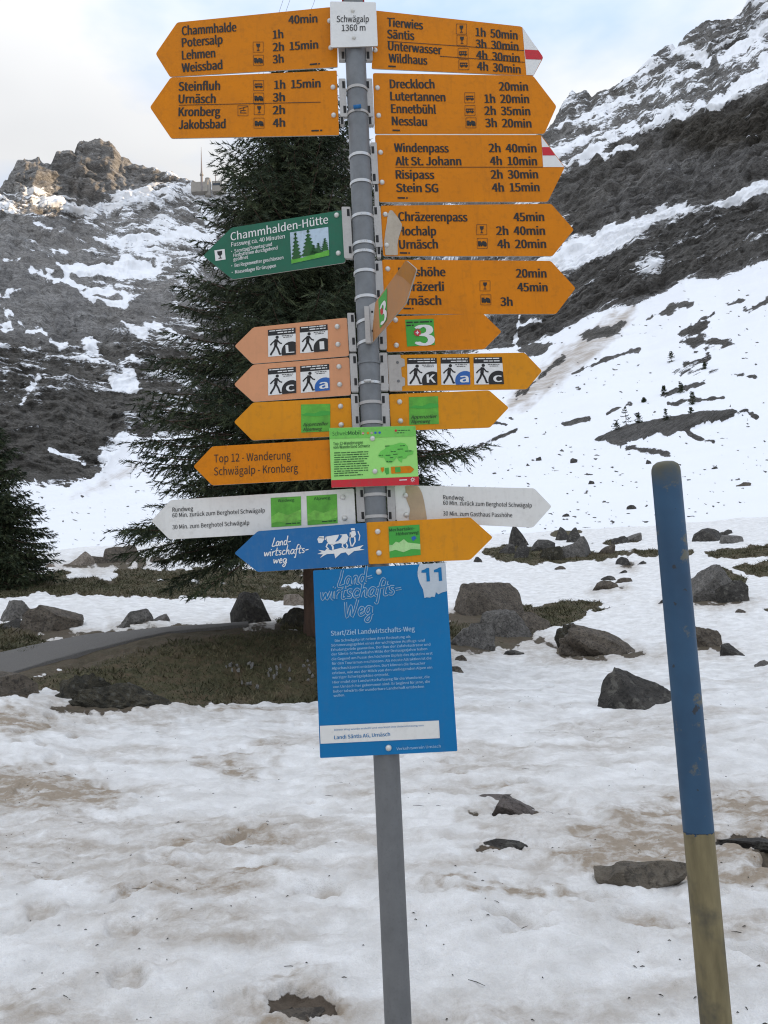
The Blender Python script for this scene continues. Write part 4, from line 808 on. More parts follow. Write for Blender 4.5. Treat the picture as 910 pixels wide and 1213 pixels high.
_tc = {}
FONT = None
try:                                                # Blender's own interface typeface, a plain grotesque; the built-in one otherwise
    FONT = bpy.data.fonts.load(bpy.utils.system_resource('DATAFILES', path='fonts') + '/Noto Sans CJK Regular.woff2')
except Exception: FONT = None
def text2d(s, bold=False, shear=0.0):
    """2-D outline mesh of a string: cap height 1, starting at x = 0"""
    key = (s, bold, shear)
    if key in _tc: return _tc[key]
    cu = bpy.data.curves.new('lettering', 'FONT'); cu.body = s; cu.size = 1; cu.resolution_u = 3; cu.shear = shear
    if FONT: cu.font = FONT
    o = bpy.data.objects.new('lettering', cu); COL.objects.link(o); bpy.context.view_layer.update()
    me = o.evaluated_get(bpy.context.evaluated_depsgraph_get()).to_mesh()
    v = np.array([p.co[:2] for p in me.vertices]) if len(me.vertices) else np.zeros((0, 2)); f = [tuple(p.vertices) for p in me.polygons]
    o.evaluated_get(bpy.context.evaluated_depsgraph_get()).to_mesh_clear(); bpy.data.objects.remove(o); bpy.data.curves.remove(cu)
    if len(v):
        v = v / CAPH; v[:, 0] -= v[:, 0].min()
    _tc[key] = (v, f); return v, f
CAPH = 1.0
_v, _ = text2d('H'); CAPH = float(np.ptp(_v[:, 1])); _tc.clear()

class Plane:
    def __init__(s, off, yaw):
        """vertical plane through the pole axis moved by off, horizontal axis turned by yaw (degrees)"""
        s.u = np.array([math.cos(R(yaw)), math.sin(R(yaw)), 0]); s.n = np.array([math.sin(R(yaw)), -math.cos(R(yaw)), 0])
        s.p = np.array([PX0, PY0, 0]) + s.n * off
    def at(s, px, py, o=0.0):
        d = ray(px, py); k = ((s.p - EYE) @ s.n) / (d @ s.n)
        return EYE + d * np.asarray(k)[..., None] + s.n * o
    def mpp(s, px, py): return float(np.linalg.norm(s.at(px, py) - s.at(px, py + 1)))

def round_poly(pts, rad):
    """pixel polygon with slightly rounded corners"""
    P = [np.array(p, float) for p in pts]; out = []
    for i, p in enumerate(P):
        a = P[i - 1] - p; b = P[(i + 1) % len(P)] - p; la = np.linalg.norm(a); lb = np.linalg.norm(b); r = min(rad, la * .4, lb * .4)
        q0 = p + a / la * r; q2 = p + b / lb * r
        for t_ in (0, .33, .67, 1): out.append((1 - t_)**2 * q0 + 2 * t_ * (1 - t_) * p + t_ * t_ * q2)
    return out

class Sign:
    def __init__(s, name, label, cat, off=SIDE, yaw=0, group=None, at=(440, 400)):
        s.pl = Plane(off, yaw); s.n_ = s.pl.n; base = s.pl.at(*at)
        s.root = empty(name, base, label, cat, group); s.mb = {}
    def poly(s, mb, pts, o=0.0, thick=0.0, mi=0, rad=0, edge=None):
        if rad: pts = round_poly(pts, rad)
        P = np.array(pts, float)
        area = sum(P[i - 1][0] * P[i][1] - P[i][0] * P[i - 1][1] for i in range(len(P)))
        if area > 0: P = P[::-1]                       # counter-clockwise seen from the camera
        v = s.pl.at(P[:, 0], P[:, 1], o); n = len(P)
        if not thick: return mb.add(v, [tuple(range(n))], mi)
        v2 = v - s.pl.n * thick
        mb.add(list(v) + list(v2), [tuple(range(n)), tuple(range(n, 2 * n))[::-1]], mi)
        return mb.add(list(v) + list(v2), [(i, n + i, n + (i + 1) % n, (i + 1) % n) for i in range(n)], mi if edge is None else edge)
    def plate(s, pts, mat, thick=.0035, o=0.0, name='plate', rad=2.5):
        mb = MB(); s.poly(mb, pts, o, thick, 0, rad, 1); s.pt = mb.build(name, [mat, M_BARE], s.root); return s.pt
    def text(s, mb, st, xl, yl, xr, yr, h, bold=False, o=.0012, shear=0.0, mi=0):
        v, f = text2d(st.replace('h ', 'h  ') if st.endswith('min') else st, False, shear)
        if not len(v): return
        A = s.pl.at(xl, yl, o); B = s.pl.at(xr, yr, o); ex = (B - A); wd = np.linalg.norm(ex); ex = ex / wd
        up = np.cross(s.pl.n, ex) * s.pl.mpp(xl, yl) * h; ex = ex * wd / v[:, 0].max()
        for k_, dx in enumerate((-1.35, 0.0, 1.35) if bold else (0.0,)):        # heavier weight: the strokes widened sideways
            mb.add([A + ex * (a + dx * (bold or 0)) + up * b + s.n_ * 3e-5 * k_ for a, b in v], f, mi)
    def uvmap(s, quad, o):
        """bilinear map of the unit square (0,0 bottom left) onto a pixel quad tl,tr,br,bl"""
        tl, tr, br, bl = [np.array(q, float) for q in quad]
        def f(u, v): p = (bl * (1 - u) + br * u) * (1 - v) + (tl * (1 - u) + tr * u) * v; return s.pl.at(p[0], p[1], o)
        return f
    def bolts(s, pts, o=0.0, r=.0078):
        for (x, y) in pts:
            mb = MB(); c = s.pl.at(x, y, o - .001)
            mb.lathe([(r * 1.0, 0), (r * 1.0, .0015), (r * .92, .004), (r * .6, .0066), (r * .25, .0076), (.0001, .0078)], c, s.pl.n, 14)
            mb.build('bolt', M_BOLT, s.root)
    def bracket(s, x0, x1, y0, y1, dx, slots, o=.006):
        """bracket strip beside the pole: x at its top, leaning dx over its height; dark slots at given heights"""
        mb = MB(); q = lambda x, y: (x + dx * (y - y0) / (y1 - y0), y)
        s.poly(mb, [q(x0, y0), q(x1, y0), q(x1, y1), q(x0, y1)], o, .012, 0, 1.2)
        for (y, side) in slots:
            xs = x0 + 2.2 if side < 0 else x1 - 2.2
            xs = (x1 - 2.6) if side < 0 else (x0 + 2.6)
            s.poly(mb, [q(xs - 1.6, y - 4.2), q(xs + 1.6, y - 4.2), q(xs + 1.6, y + 4.2), q(xs - 1.6, y + 4.2)], o + .0006, 0, 1)  # dark face laid on the strip, painted as the slot's inner shade
        mb.build('bracket', [M_BRK, M_SLOT], s.root)
    def strap(s, y, a0=-100, a1=100, h=.0085, mat=None, sag=.004, tilt=0.0):
        """steel band round the pole at photo height y"""
        z = float(at_y(440, y, PY0 - .03)[2]); v = []; f = []; n = 26
        for i in range(n + 1):
            a = R(a0 + (a1 - a0) * i / n); ra = .0312
            dz = tilt * math.sin(a)
            for (rr_, hh) in ((ra, -h / 2), (ra + .0018, -h / 2), (ra + .0018, h / 2), (ra, h / 2)):
                v.append((PX0 + rr_ * math.sin(a), PY0 - rr_ * math.cos(a), z + hh + dz))
        for i in range(n):
            for k in range(4): f.append((i * 4 + k, i * 4 + (k + 1) % 4, i * 4 + 4 + (k + 1) % 4, i * 4 + 4 + k))
        f += [(0, 3, 2, 1), (n * 4, n * 4 + 1, n * 4 + 2, n * 4 + 3)]
        mb = MB(); mb.add(v, f, 0, False); mb.build('strap', mat or M_STEEL, s.root)

def ribbon(mp, pts, wd):
    """polyline in unit coordinates -> quads"""
    v = []; f = []; P = [np.array(p, float) for p in pts]
    for i, p in enumerate(P):
        t_ = P[min(i + 1, len(P) - 1)] - P[max(i - 1, 0)]; t_ /= np.linalg.norm(t_) + 1e-9; n_ = np.array([-t_[1], t_[0]])
        for q in (p + n_ * wd / 2, p - n_ * wd / 2): v.append(mp(*q))
    for i in range(len(P) - 1): f.append((2 * i, 2 * i + 1, 2 * i + 3, 2 * i + 2))
    return v, f
def disc(mp, cx, cy, r, n=24, asp=1.0, clip=None):
    pts = [(cx + r * math.cos(2 * math.pi * i / n), cy + r * asp * math.sin(2 * math.pi * i / n)) for i in range(n)]
    if clip: pts = [(min(max(x, 0), clip), min(max(y, 0), clip)) for x, y in pts]
    return [mp(*p) for p in pts], [tuple(range(n))]
def upoly(mp, pts): return [mp(*p) for p in pts], [tuple(range(len(pts)))]

def icon(s, mb, kind, cx, cy, sz=12.0, fill=True):
    """small pictogram printed on a sign, centred on a photo point"""
    h = sz / 2; q = [(cx - h, cy - h), (cx + h, cy - h), (cx + h, cy + h), (cx - h, cy + h)]; mp = s.uvmap(q, .0012)
    if fill:
        for a, b in (((0, 0), (1, 0)), ((1, 0), (1, 1)), ((1, 1), (0, 1)), ((0, 1), (0, 0))): mb.add(*ribbon(mp, [a, b], .035))
    if kind == 'glass':
        for p in ([(.3, .84), (.7, .84), (.67, .6), (.58, .48), (.42, .48), (.33, .6)], [(.46, .5), (.54, .5), (.54, .22), (.46, .22)], [(.36, .22), (.64, .22), (.64, .15), (.36, .15)]): mb.add(*upoly(mp, p))
    elif kind == 'bus':
        for p in ([(.1, .32), (.9, .32), (.9, .46), (.1, .46)], [(.1, .6), (.88, .6), (.84, .7), (.12, .7)], [(.1, .46), (.17, .46), (.17, .6), (.1, .6)], [(.3, .46), (.36, .46), (.36, .6), (.3, .6)], [(.5, .46), (.56, .46), (.56, .6), (.5, .6)], [(.72, .46), (.78, .46), (.78, .6), (.72, .6)]): mb.add(*upoly(mp, p))
        mb.add(*disc(mp, .28, .3, .08, 10)); mb.add(*disc(mp, .72, .3, .08, 10))
    elif kind == 'train':
        for p in ([(.08, .3), (.62, .3), (.62, .72), (.5, .72), (.5, .6), (.36, .6), (.36, .72), (.08, .72)], [(.62, .3), (.94, .3), (.94, .5), (.84, .66), (.62, .72)]): mb.add(*upoly(mp, p))
        for x in (.2, .42, .7, .86): mb.add(*disc(mp, x, .27, .09, 10))
    elif kind == 'gondola':
        for p in ([(.2, .25), (.85, .25), (.85, .32), (.2, .32)], [(.25, .32), (.32, .32), (.32, .52), (.25, .52)], [(.25, .5), (.8, .5), (.8, .56), (.25, .56)]): mb.add(*upoly(mp, p))
        mb.add(*ribbon(mp, [(.1, .68), (.95, .92)], .06)); mb.add(*ribbon(mp, [(.5, .52), (.58, .82)], .06))

def greek(s, mb, xl, yl, xr, yr, h, seed, o=.0012):
    """a line of print too small to read: word-sized dashes"""
    rd = random.Random(seed); A = np.array([xl, yl], float); B = np.array([xr, yr], float); Ln = np.linalg.norm(B - A); u = (B - A) / Ln; x = 0
    while x < Ln - 1:
        wd = min(rd.uniform(1.6, 6.5) * h * .8, Ln - x); a = A + u * x; b_ = A + u * (x + wd)
        hh = h * rd.choice((.6, .68, .75)); s.poly(mb, [a, b_, b_ + (0, -hh), a + (0, -hh)], o); x += wd + h * .55

def lines(s, rows, mat=None, icons=(), rules=(), tiny=None, bold=.046):
    mat = mat or M_BLK; mb = MB(); m2 = MB()
    for r_ in rows: s.text(m2 if r_[0][0].isdigit() else mb, *r_[:6], bold=bold)
    mb.build('place_names', mat, s.pt); m2.build('walking_times', mat, s.pt)
    for (k, x, y) in icons: mb = MB(); icon(s, mb, k, x, y); mb.build('pictogram', mat, s.pt)
    for (x0, y0, x1, y1) in rules: mb = MB(); s.poly(mb, [(x0, y0 - .35), (x1, y1 - .35), (x1, y1 + .35), (x0, y0 + .35)], .0012); mb.build('rule', mat, s.pt)
    if tiny: mb = MB(); greek(s, mb, tiny[0], tiny[1], tiny[2], tiny[3], 2.4, 5); mb.build('imprint', mat, s.pt)

# --- the post itself
root = empty('signpost', (PX0, PY0, -.25), 'grey galvanised steel post carrying all the hiking signs, thicker tube at its foot', 'signpost')
ztop = float(at_y(420, 2, PY0)[2]); zj = float(at_y(457, 800, PY0)[2])
MB().lathe([(.0302, zj - .15), (.0302, ztop)], (PX0, PY0, 0), n=40).build('pole', M_GALV, root)
MB().lathe([(.0346, -.25), (.0346, zj - .005), (.0335, zj), (.0303, zj)], (PX0, PY0, 0), n=40).build('base_tube', M_GALVD, root)
MB().lathe([(.034, ztop - .002), (.034, ztop + .03), (.03, ztop + .036)], (PX0, PY0, 0), n=30).build('cap', M_RED, root)

HG = 'direction signs clamped to the post'
def hiking(name, label, pts, mat, rows, yaw, bolts=(), off=SIDE, **k):
    s = Sign(name, label, 'direction sign', off, yaw, HG, at=(bolts[0] if bolts else (440, 400))); s.plate(pts, mat)
    lines(s, rows, **k); s.bolts(bolts); return s
# left yellow signs
s = hiking('direction_sign', 'orange arrow sign pointing left, listing Chammhalde, Potersalp, Lehmen, Weissbad', [(210, 26.5), (390, 8.5), (400, 9), (400, 79.2), (398.3, 79.4), (201.5, 91), (184.5, 63.7)], M_OR,
  [('Chammhalde', 216, 42, 280, 37.3, 10.4), ('Potersalp', 216.2, 55.9, 263.8, 52, 10.4), ('Lehmen', 216.2, 70.8, 255, 68, 10.4), ('Weissbad', 216, 85.8, 263.5, 82, 10.4),
   ('40min', 342.3, 28.5, 375.8, 26.8, 9.6), ('1h', 323.8, 46.1, 335.5, 45.3, 9.6), ('2h 15min', 323.8, 61, 376.8, 57.6, 9.6), ('3h', 323.8, 75.4, 336, 74.4, 9.6)], -1, [(390.6, 25), (392, 56.8)],
  icons=[('glass', 306, 56), ('train', 306.3, 71.5)], tiny=(367, 77.5, 379, 76.5))
s.bracket(400, 408, 40, 73, 1.5, [(67, -1)])
s = hiking('direction_sign', 'orange arrow sign pointing left, listing Steinfluh, Urnäsch, Kronberg, Jakobsbad', [(202.3, 91.8), (398.3, 83.5), (399, 84), (401.8, 159), (401, 160), (203, 164), (177.7, 127)], M_OR,
  [('Steinfluh', 212, 107.8, 260.5, 106.8, 10.3), ('Urnäsch', 212, 122.5, 255.2, 122.1, 10.3), ('Kronberg', 212, 137.8, 260.8, 137.3, 10.3), ('Jakobsbad', 212, 153, 267, 152, 10.3),
   ('1h 15min', 325.4, 105.6, 379.5, 103.6, 9.8), ('3h', 323.8, 120.6, 337.4, 120, 9.8), ('2h', 323.8, 135.7, 337.4, 135.1, 9.8), ('4h', 323.8, 150.8, 337.6, 150.2, 9.8)], 0, [(394.6, 103.5), (395.4, 136.6)],
  icons=[('bus', 306.6, 101.5), ('train', 306.6, 116.3), ('gondola', 288, 131.4), ('glass', 307.2, 130), ('train', 307, 146)], rules=[(212, 124.8, 380, 121.2)], tiny=(369, 156, 382, 155.5))
s.bracket(401.2, 409.5, 94.5, 139.5, 2.2, [(102, -1), (131, -1)])
s.bracket(403, 408, 140.5, 149, .3, [(144.5, -1)])
# right yellow signs
TIP = lambda s, pts, mat, name: (lambda mb: (s.poly(mb, pts, .0008, 0), mb.build(name, mat, s.pt)))(MB())
s = hiking('direction_sign', 'orange arrow sign with large white and red tip, listing Tierwies and Säntis', [(444, 12.3), (618.2, 31.4), (643.9, 68), (632, 90), (441.6, 81.2), (440.5, 80)], M_OR,
  [('Tierwies', 459, 31.3, 500.8, 35.2, 10.2), ('Säntis', 459.2, 45.5, 490.6, 47.6, 10.2), ('Unterwasser', 460.2, 59.5, 523, 64.6, 10.2), ('Wildhaus', 461, 73.9, 506, 77, 10.2),
   ('1h 50min', 563.8, 43, 612.9, 47.1, 9.8), ('3h 30min', 564, 56.8, 614, 60.3, 9.8), ('4h 30min', 564.7, 70, 615.5, 74.2, 9.8), ('4h 30min', 565.7, 83.2, 616.5, 87.3, 9.8)], 8, [(444.5, 59.5)],
  icons=[('glass', 546.6, 34.6), ('glass', 547.3, 47.8), ('bus', 548.6, 63.3), ('bus', 549.6, 76.8)], rules=[(459, 49, 620.6, 60), (521, 66.8, 621.6, 74)], tiny=(460, 79.6, 471, 80))
TIP(s, [(618.8, 32.2), (643.2, 67.8), (632, 89.4), (623.6, 89)], M_WPR, 'white_tip'); 
mb = MB(); s.poly(mb, [(621.5, 59), (637.6, 59.8), (643, 68), (641.4, 71), (622.6, 70.4)], .0014); mb.build('red_band', M_RED, s.pt)
s.bracket(432, 440, 40, 73, 1.5, [(67, 1)])
s = hiking('direction_sign', 'orange arrow sign pointing right, listing Dreckloch, Lutertannen, Ennetbühl, Nesslau', [(441.8, 86.5), (631.7, 89.8), (659.4, 126), (645, 158.5), (444.2, 158.5)], M_OR,
  [('Dreckloch', 462.5, 104.6, 514.6, 105, 10.2), ('Lutertannen', 463, 119, 527.5, 120.3, 10.2), ('Ennetbühl', 464, 133.9, 516.3, 135, 10.2), ('Nesslau', 464.8, 148.4, 505.7, 149.4, 10.2),
   ('20min', 591.8, 107.5, 625.4, 107.7, 9.9), ('1h 20min', 574.6, 122, 626.7, 122.3, 9.9), ('2h 35min', 574.6, 136.2, 628, 136.8, 9.9), ('3h 20min', 575.6, 150.7, 629.4, 151.3, 9.9)], 6, [(447.2, 104.2), (448.6, 137)],
  icons=[('bus', 556.5, 116), ('bus', 556.8, 131.2), ('train', 558, 145.7)], tiny=(465, 155.4, 476, 155.6))
s.bracket(432.5, 440.8, 94.5, 139.5, 2.2, [(102, 1), (131, 1)]); s.bracket(435.5, 443, 140.5, 149, .4, [(144.5, 1)])
s.strap(100.5, mat=M_BRK); s.strap(129.5, mat=M_BRK, h=.0075)
z_ = float(at_y(420, 127, PY0 - .035)[2]); mb = MB(); mb.tube([(PX0 - .012, PY0 - .036, z_), (PX0 + .010, PY0 - .037, z_ + .001)], .0055, 8); mb.build('clamp_screw', M_BLU2, s.root)
s = hiking('direction_sign', 'orange arrow sign with half white tip, listing Windenpass, Risipass and Stein SG', [(444.3, 159.8), (641, 159.8), (669.2, 198.2), (649, 239), (449, 239.4)], M_OR,
  [('Windenpass', 467.5, 180, 531.4, 180.8, 10), ('Alt St. Johann', 469, 196, 546.3, 196, 10), ('Risipass', 469.5, 211.8, 514.3, 212.2, 10), ('Stein SG', 470, 227.6, 519, 228, 10),
   ('2h 40min', 579.6, 180.4, 635.3, 180.8, 9.9), ('4h 10min', 581.2, 195.6, 636, 196, 9.9), ('2h 30min', 582.2, 211.8, 637.3, 211.5, 9.9), ('4h 15min', 583.5, 227.3, 639, 226.7, 9.9)], 6, [(450.8, 180.7), (452.6, 216)],
  rules=[(468.5, 198.2, 643, 198.2)], tiny=(471, 235.4, 483, 235.6))
TIP(s, [(641.2, 161.5), (668.2, 198), (643.4, 198)], M_WPR, 'white_tip')
mb = MB(); s.poly(mb, [(642, 174.5), (650.6, 174.5), (657.8, 184.4), (642.8, 184.4)], .0014); mb.build('red_band', M_RED, s.pt)
s.bracket(438.5, 446, 170, 219, 2.6, [(179, 1), (211.5, 1)]); s.bracket(443, 448, 220, 245, 1.0, [(224, 1)])
s.strap(180.5); s.strap(212.5)
s = hiking('direction_sign', 'orange arrow sign listing Chräzerenpass and Hochalp, a pale peeled strip at its end', [(451, 243.6), (653, 241.4), (680, 272), (654.5, 303.4), (454, 303.4)], M_OR,
  [('Chräzerenpass', 472.4, 261.9, 553.5, 262.5, 10.4), ('Hochalp', 472.4, 279, 516.6, 279, 10.4), ('Urnäsch', 473.4, 294.9, 518.6, 294.5, 10.4),
   ('45min', 609, 262.2, 644.5, 261.9, 10), ('2h 40min', 588.5, 278.4, 645.5, 278.4, 10), ('4h 20min', 589.8, 294.2, 646.8, 293.9, 10)], 5, [(456.5, 254), (458, 290.5)],
  icons=[('glass', 570.7, 272.2), ('train', 571.3, 288.4)], tiny=(473.6, 300.6, 485.6, 300.8))
mb = MB(); s.poly(mb, [(462, 249.2), (465, 249.6), (467.5, 253), (472, 258.5), (476.2, 266), (475.8, 271), (474, 276.5), (472, 283), (470.9, 290), (471.3, 302.6), (456.6, 302.6), (455.2, 287), (456.4, 276), (458.4, 264), (459.4, 254)], .0016, 0, 0, 1.5); mb.build('peeled_patch', M_GREYP, s.pt)
s.bracket(442, 450.5, 245, 293.5, 2.8, [(251, 1), (284, 1)]); s.bracket(446, 451, 294, 306, .5, [(298, 1)])
s.strap(252.5); s.strap(285.5)
s = hiking('direction_sign', 'orange arrow sign listing Passhöhe, Chräzerli, Urnäsch, partly hidden by the bent sign', [(452.6, 307.5), (652.5, 309), (682, 341.4), (658.7, 372), (455, 372)], M_OR,
  [('Passhöhe', 472.6, 327.5, 527.5, 327.3, 10.4), ('Chräzerli', 472.6, 344.8, 525.8, 344.7, 10.4), ('Urnäsch', 473.6, 361.5, 522.5, 361.2, 10.4),
   ('20min', 611.9, 328.9, 647.2, 328.9, 10), ('45min', 613.5, 345.2, 648.5, 345.4, 10), ('3h', 593.4, 362.5, 607, 362.5, 10)], 5, [(459.4, 318.6)],
  icons=[('glass', 574.6, 338.8), ('train', 575.6, 355.3)], tiny=(478, 366.4, 490, 366.6))
s.bracket(443.6, 452.5, 310, 360, 2.6, [(317.5, 1), (349, 1)]); s.strap(319); s.strap(349.5)

# green hut sign
s = Sign('direction_sign', 'dark green arrow sign pointing left to a mountain hut, with a small photo of trees', 'direction sign', SIDE, -13, HG, at=(399, 255))
s.plate([(274.3, 269.6), (405.7, 249), (409, 311), (275.6, 331), (240.8, 303)], M_GRNS)
mb = MB(); s.text(mb, 'Chammhalden-Hütte', 273.8, 285.3, 389, 264.6, 9.4, .014); s.text(mb, 'Fussweg ca. 40 Minuten', 274.3, 292.4, 337.6, 282.4, 5.0, .012)
for (st, a, b_, c, d_) in (('• Samstag/Sonntag und', 274.4, 300.2, 322.5, 291.3), ('Herbstferien durchgehend', 277, 304.6, 329, 295.5), ('geöffnet', 277, 309.4, 294.2, 306.4), ('• Bei Regenwetter geschlossen', 274.5, 317.2, 336, 307), ('• Massenlager für Gruppen', 275, 325, 327.2, 316.6)):
    s.text(mb, st, a, b_, c, d_, 4.0, .02)
mb.build('lettering', M_WPR, s.pt)
PH = [(343.7, 275.6), (389, 269), (390.4, 302.8), (345.5, 312.6)]; mp = s.uvmap(PH, .0012)
mb = MB(); s.poly(mb, PH, .0010); st_ = mb.build('photo_print', paint_mat('pale_sky_print', (.42, .52, .60), .4, .1), s.root)
mb = MB(); mb.add(*upoly(s.uvmap(PH, .0016), [(0, 0), (1, 0), (1, .20), (.6, .16), (.3, .12), (0, .14)])); mb.build('meadow', M_LIME2, st_)
mb = MB(); mp = s.uvmap(PH, .0020)
for (cx, wd, top, bot) in ((.14, .24, .97, .12), (.47, .36, 1.0, .14), (.72, .2, .5, .16), (.9, .22, .62, .2), (.6, .2, .45, .16)):
    n_ = 15; pts = []
    for i in range(n_): f_ = i / (n_ - 1); pts.append((cx + wd * .5 * f_ + (.035 if i % 2 else -.03), min(top - (top - bot) * f_, 1)))
    for i in range(n_)[::-1]: f_ = i / (n_ - 1); pts.append((max(cx - wd * .5 * f_ - (.035 if i % 2 else -.03), 0.005), min(top - (top - bot) * f_, 1)))
    pts = [(min(x, .99), y) for x, y in pts]; mb.add(*upoly(mp, pts[::-1]))
mb.build('printed_trees', M_DGRN, st_)
q = [(254.3, 296.8), (266.3, 295), (267.6, 307.4), (255.6, 309.2)]
mb = MB(); s.poly(mb, q, .0010); st_ = mb.build('sticker', M_WPR, s.root)
mb = MB(); mp = s.uvmap(q, .0016)
for p in ([(.25, .86), (.75, .86), (.72, .55), (.58, .42), (.42, .42), (.28, .55)], [(.45, .45), (.55, .45), (.55, .22), (.45, .22)], [(.32, .22), (.68, .22), (.68, .14), (.32, .14)]): mb.add(*upoly(mp, p))
mb.build('pictogram', M_BLK, st_)
s.bolts([(399, 255), (401, 300)]); s.bracket(405.3, 415.6, 246, 306.5, 3.2, [(253, -1), (297, -1)]); s.strap(296, h=.008, tilt=-.001)

# small route signs
def walker(s, q, letter, blue=False, hdr=2):
    o = .0010; mb = MB(); s.poly(mb, q, o); st_ = mb.build('sticker', M_WPR, s.root)
    mp = s.uvmap(q, o + .0005); mb = MB(); mb.add(*upoly(mp, [(0, .78), (1, .78), (1, 1), (0, 1)]))
    mb.add(*disc(mp, .33, .70, .06, 14))
    for pts, wd in (([(.30, .63), (.27, .40)], .12), ([(.27, .42), (.36, .25), (.42, .06)], .065), ([(.27, .42), (.20, .24), (.09, .08)], .07), ([(.33, .60), (.42, .48), (.50, .45)], .05), ([(.27, .60), (.15, .50), (.08, .42)], .05), ([(.40, .06), (.48, .07)], .05), ([(.07, .09), (.12, .05)], .05)):
        mb.add(*ribbon(mp, pts, wd))
    mb.build('pictogram', M_BLK, st_)
    mb = MB(); c = []
    for i in range(20): a = math.pi * .5 + math.pi * .62 * i / 19 - .18; c.append((max(min(.84 + .36 * math.cos(a), 1), 0), max(.14 + .36 * math.sin(a), 0)))
    c = [(1, .46)] + [p for p in c if p[0] < .999] + [(.5, 0), (1, 0)]
    mb.add(*upoly(mp, c)); mb.build('disc', M_BLKB if blue else M_BLK, st_)
    mb = MB(); tl, tr, br, bl = [np.array(p, float) for p in q]; ht = np.linalg.norm(bl - tl); a = bl + (br - bl) * .66 + (tl - bl) * .08; b_ = bl + (br - bl) * (.93 if letter not in ('l', 'I') else .84) + (tl - bl) * .08
    if letter == 'I': a = bl + (br - bl) * .74 + (tl - bl) * .08
    s.text(mb, letter, a[0], a[1], b_[0], b_[1], ht * (.30 if letter.isupper() else .32), .03, o + .0011)
    for k_ in range(hdr):
        y_ = .93 - .09 * k_; A = tl * y_ + bl * (1 - y_) + (tr - tl) * .05; B = tl * y_ + bl * (1 - y_) + (tr - tl) * (.93 if k_ == 0 else .93); A = A if k_ == 0 else A + (tr - tl) * .3
        greek(s, mb, A[0], A[1], B[0], B[1], 1.7, ord(letter) % 50 + k_, o + .0011)
    mb.build('lettering', M_WPR, st_)
    mb = MB(); 
    for k_ in range(2):
        A = bl * (.28 + .06 * k_) + tl * (.72 - .06 * k_) + (tr - tl) * (.5 + .05 * k_); B = A + (tr - tl) * (.40 - .06 * k_); greek(s, mb, A[0], A[1], B[0], B[1], 1.1, k_ + 3, o + .0008)
    mb.build('caption', M_BLK, st_)
def small(label, pts, mat, yaw, bolts, off=SIDE, cat='direction sign'):
    s = Sign('direction_sign', label, cat, off, yaw, HG, at=bolts[0] if bolts else pts[0]); s.plate(pts, mat); s.bolts(bolts); return s
def patch(s, q, mat, name='sticker', o=.0010):
    mb = MB(); s.poly(mb, q, o); return mb.build(name, mat, s.root)
s = small('faded salmon arrow sign with walker stickers L and l', [(300.4, 387.7), (411.2, 376.2), (413.6, 421.6), (299, 431), (278, 410)], M_SAL, -2, [(399.6, 386.9), (400.4, 408)])
walker(s, [(317.6, 391.1), (350.3, 388.2), (350.7, 420.1), (318, 422.8)], 'L'); walker(s, [(355.3, 387.2), (388.2, 384.3), (388.8, 416), (355.8, 418.5)], 'I')
s.bracket(411.6, 420, 371.5, 416.5, 2.4, [(378, -1), (405, -1)]); s.strap(377.5, -100, 8, tilt=.006); s.strap(402.5, -100, 8, tilt=.006)
s = small('faded salmon arrow sign with walker stickers c and blue a, upper one of the a signs', [(300, 431.9), (413.8, 423.2), (415.7, 468), (299.9, 476), (277.2, 455.5)], M_SAL, -2, [(401.7, 434.4), (402.5, 455.5)])
s.root['label'] = 'faded salmon arrow sign pointing left with walker stickers c and blue a'
walker(s, [(317.6, 437), (350.6, 434.4), (351.2, 465.5), (318, 468.6)], 'c'); walker(s, [(355.8, 433.8), (390, 431.2), (390.9, 462.3), (356.6, 465.5)], 'a', True)
s.bracket(414.2, 422.6, 419.5, 464.5, 2.2, [(427, -1), (453, -1)])
s = small('amber arrow sign pointing left with one dark green sticker, below the salmon signs', [(300, 476.8), (415.7, 471.2), (417.4, 516), (299, 521.7), (277.2, 499.8)], M_OR2, -2, [(403.5, 481.3), (404.3, 503.2)])
def appen(s, q):
    st_ = patch(s, q, M_LIME2); mb = MB(); tl, tr, br, bl = [np.array(p, float) for p in q]
    f = lambda u, v: bl + (br - bl) * u + (tl - bl) * v
    for st, u0, u1, v_ in (('Appenzeller', .06, .94, .22), ('Alpenweg', .06, .72, .05)): s.text(mb, st, *f(u0, v_), *f(u1, v_), 3.9, .012, .0018, .3)
    mb.build('lettering', M_BLK, st_)
    mb = MB(); mp = s.uvmap(q, .0015); mb.add(*upoly(mp, [(0, .62), (.2, .70), (.45, .66), (.7, .76), (1, .72), (1, .60), (.6, .56), (.3, .58)])); mb.build('printed_hills', M_GRNP, st_)
appen(s, [(356.6, 479.2), (391.4, 478.4), (391.4, 511), (357, 512.6)])
s.bracket(416, 424.6, 467.3, 512, 2.0, [(474, -1), (498, -1)])
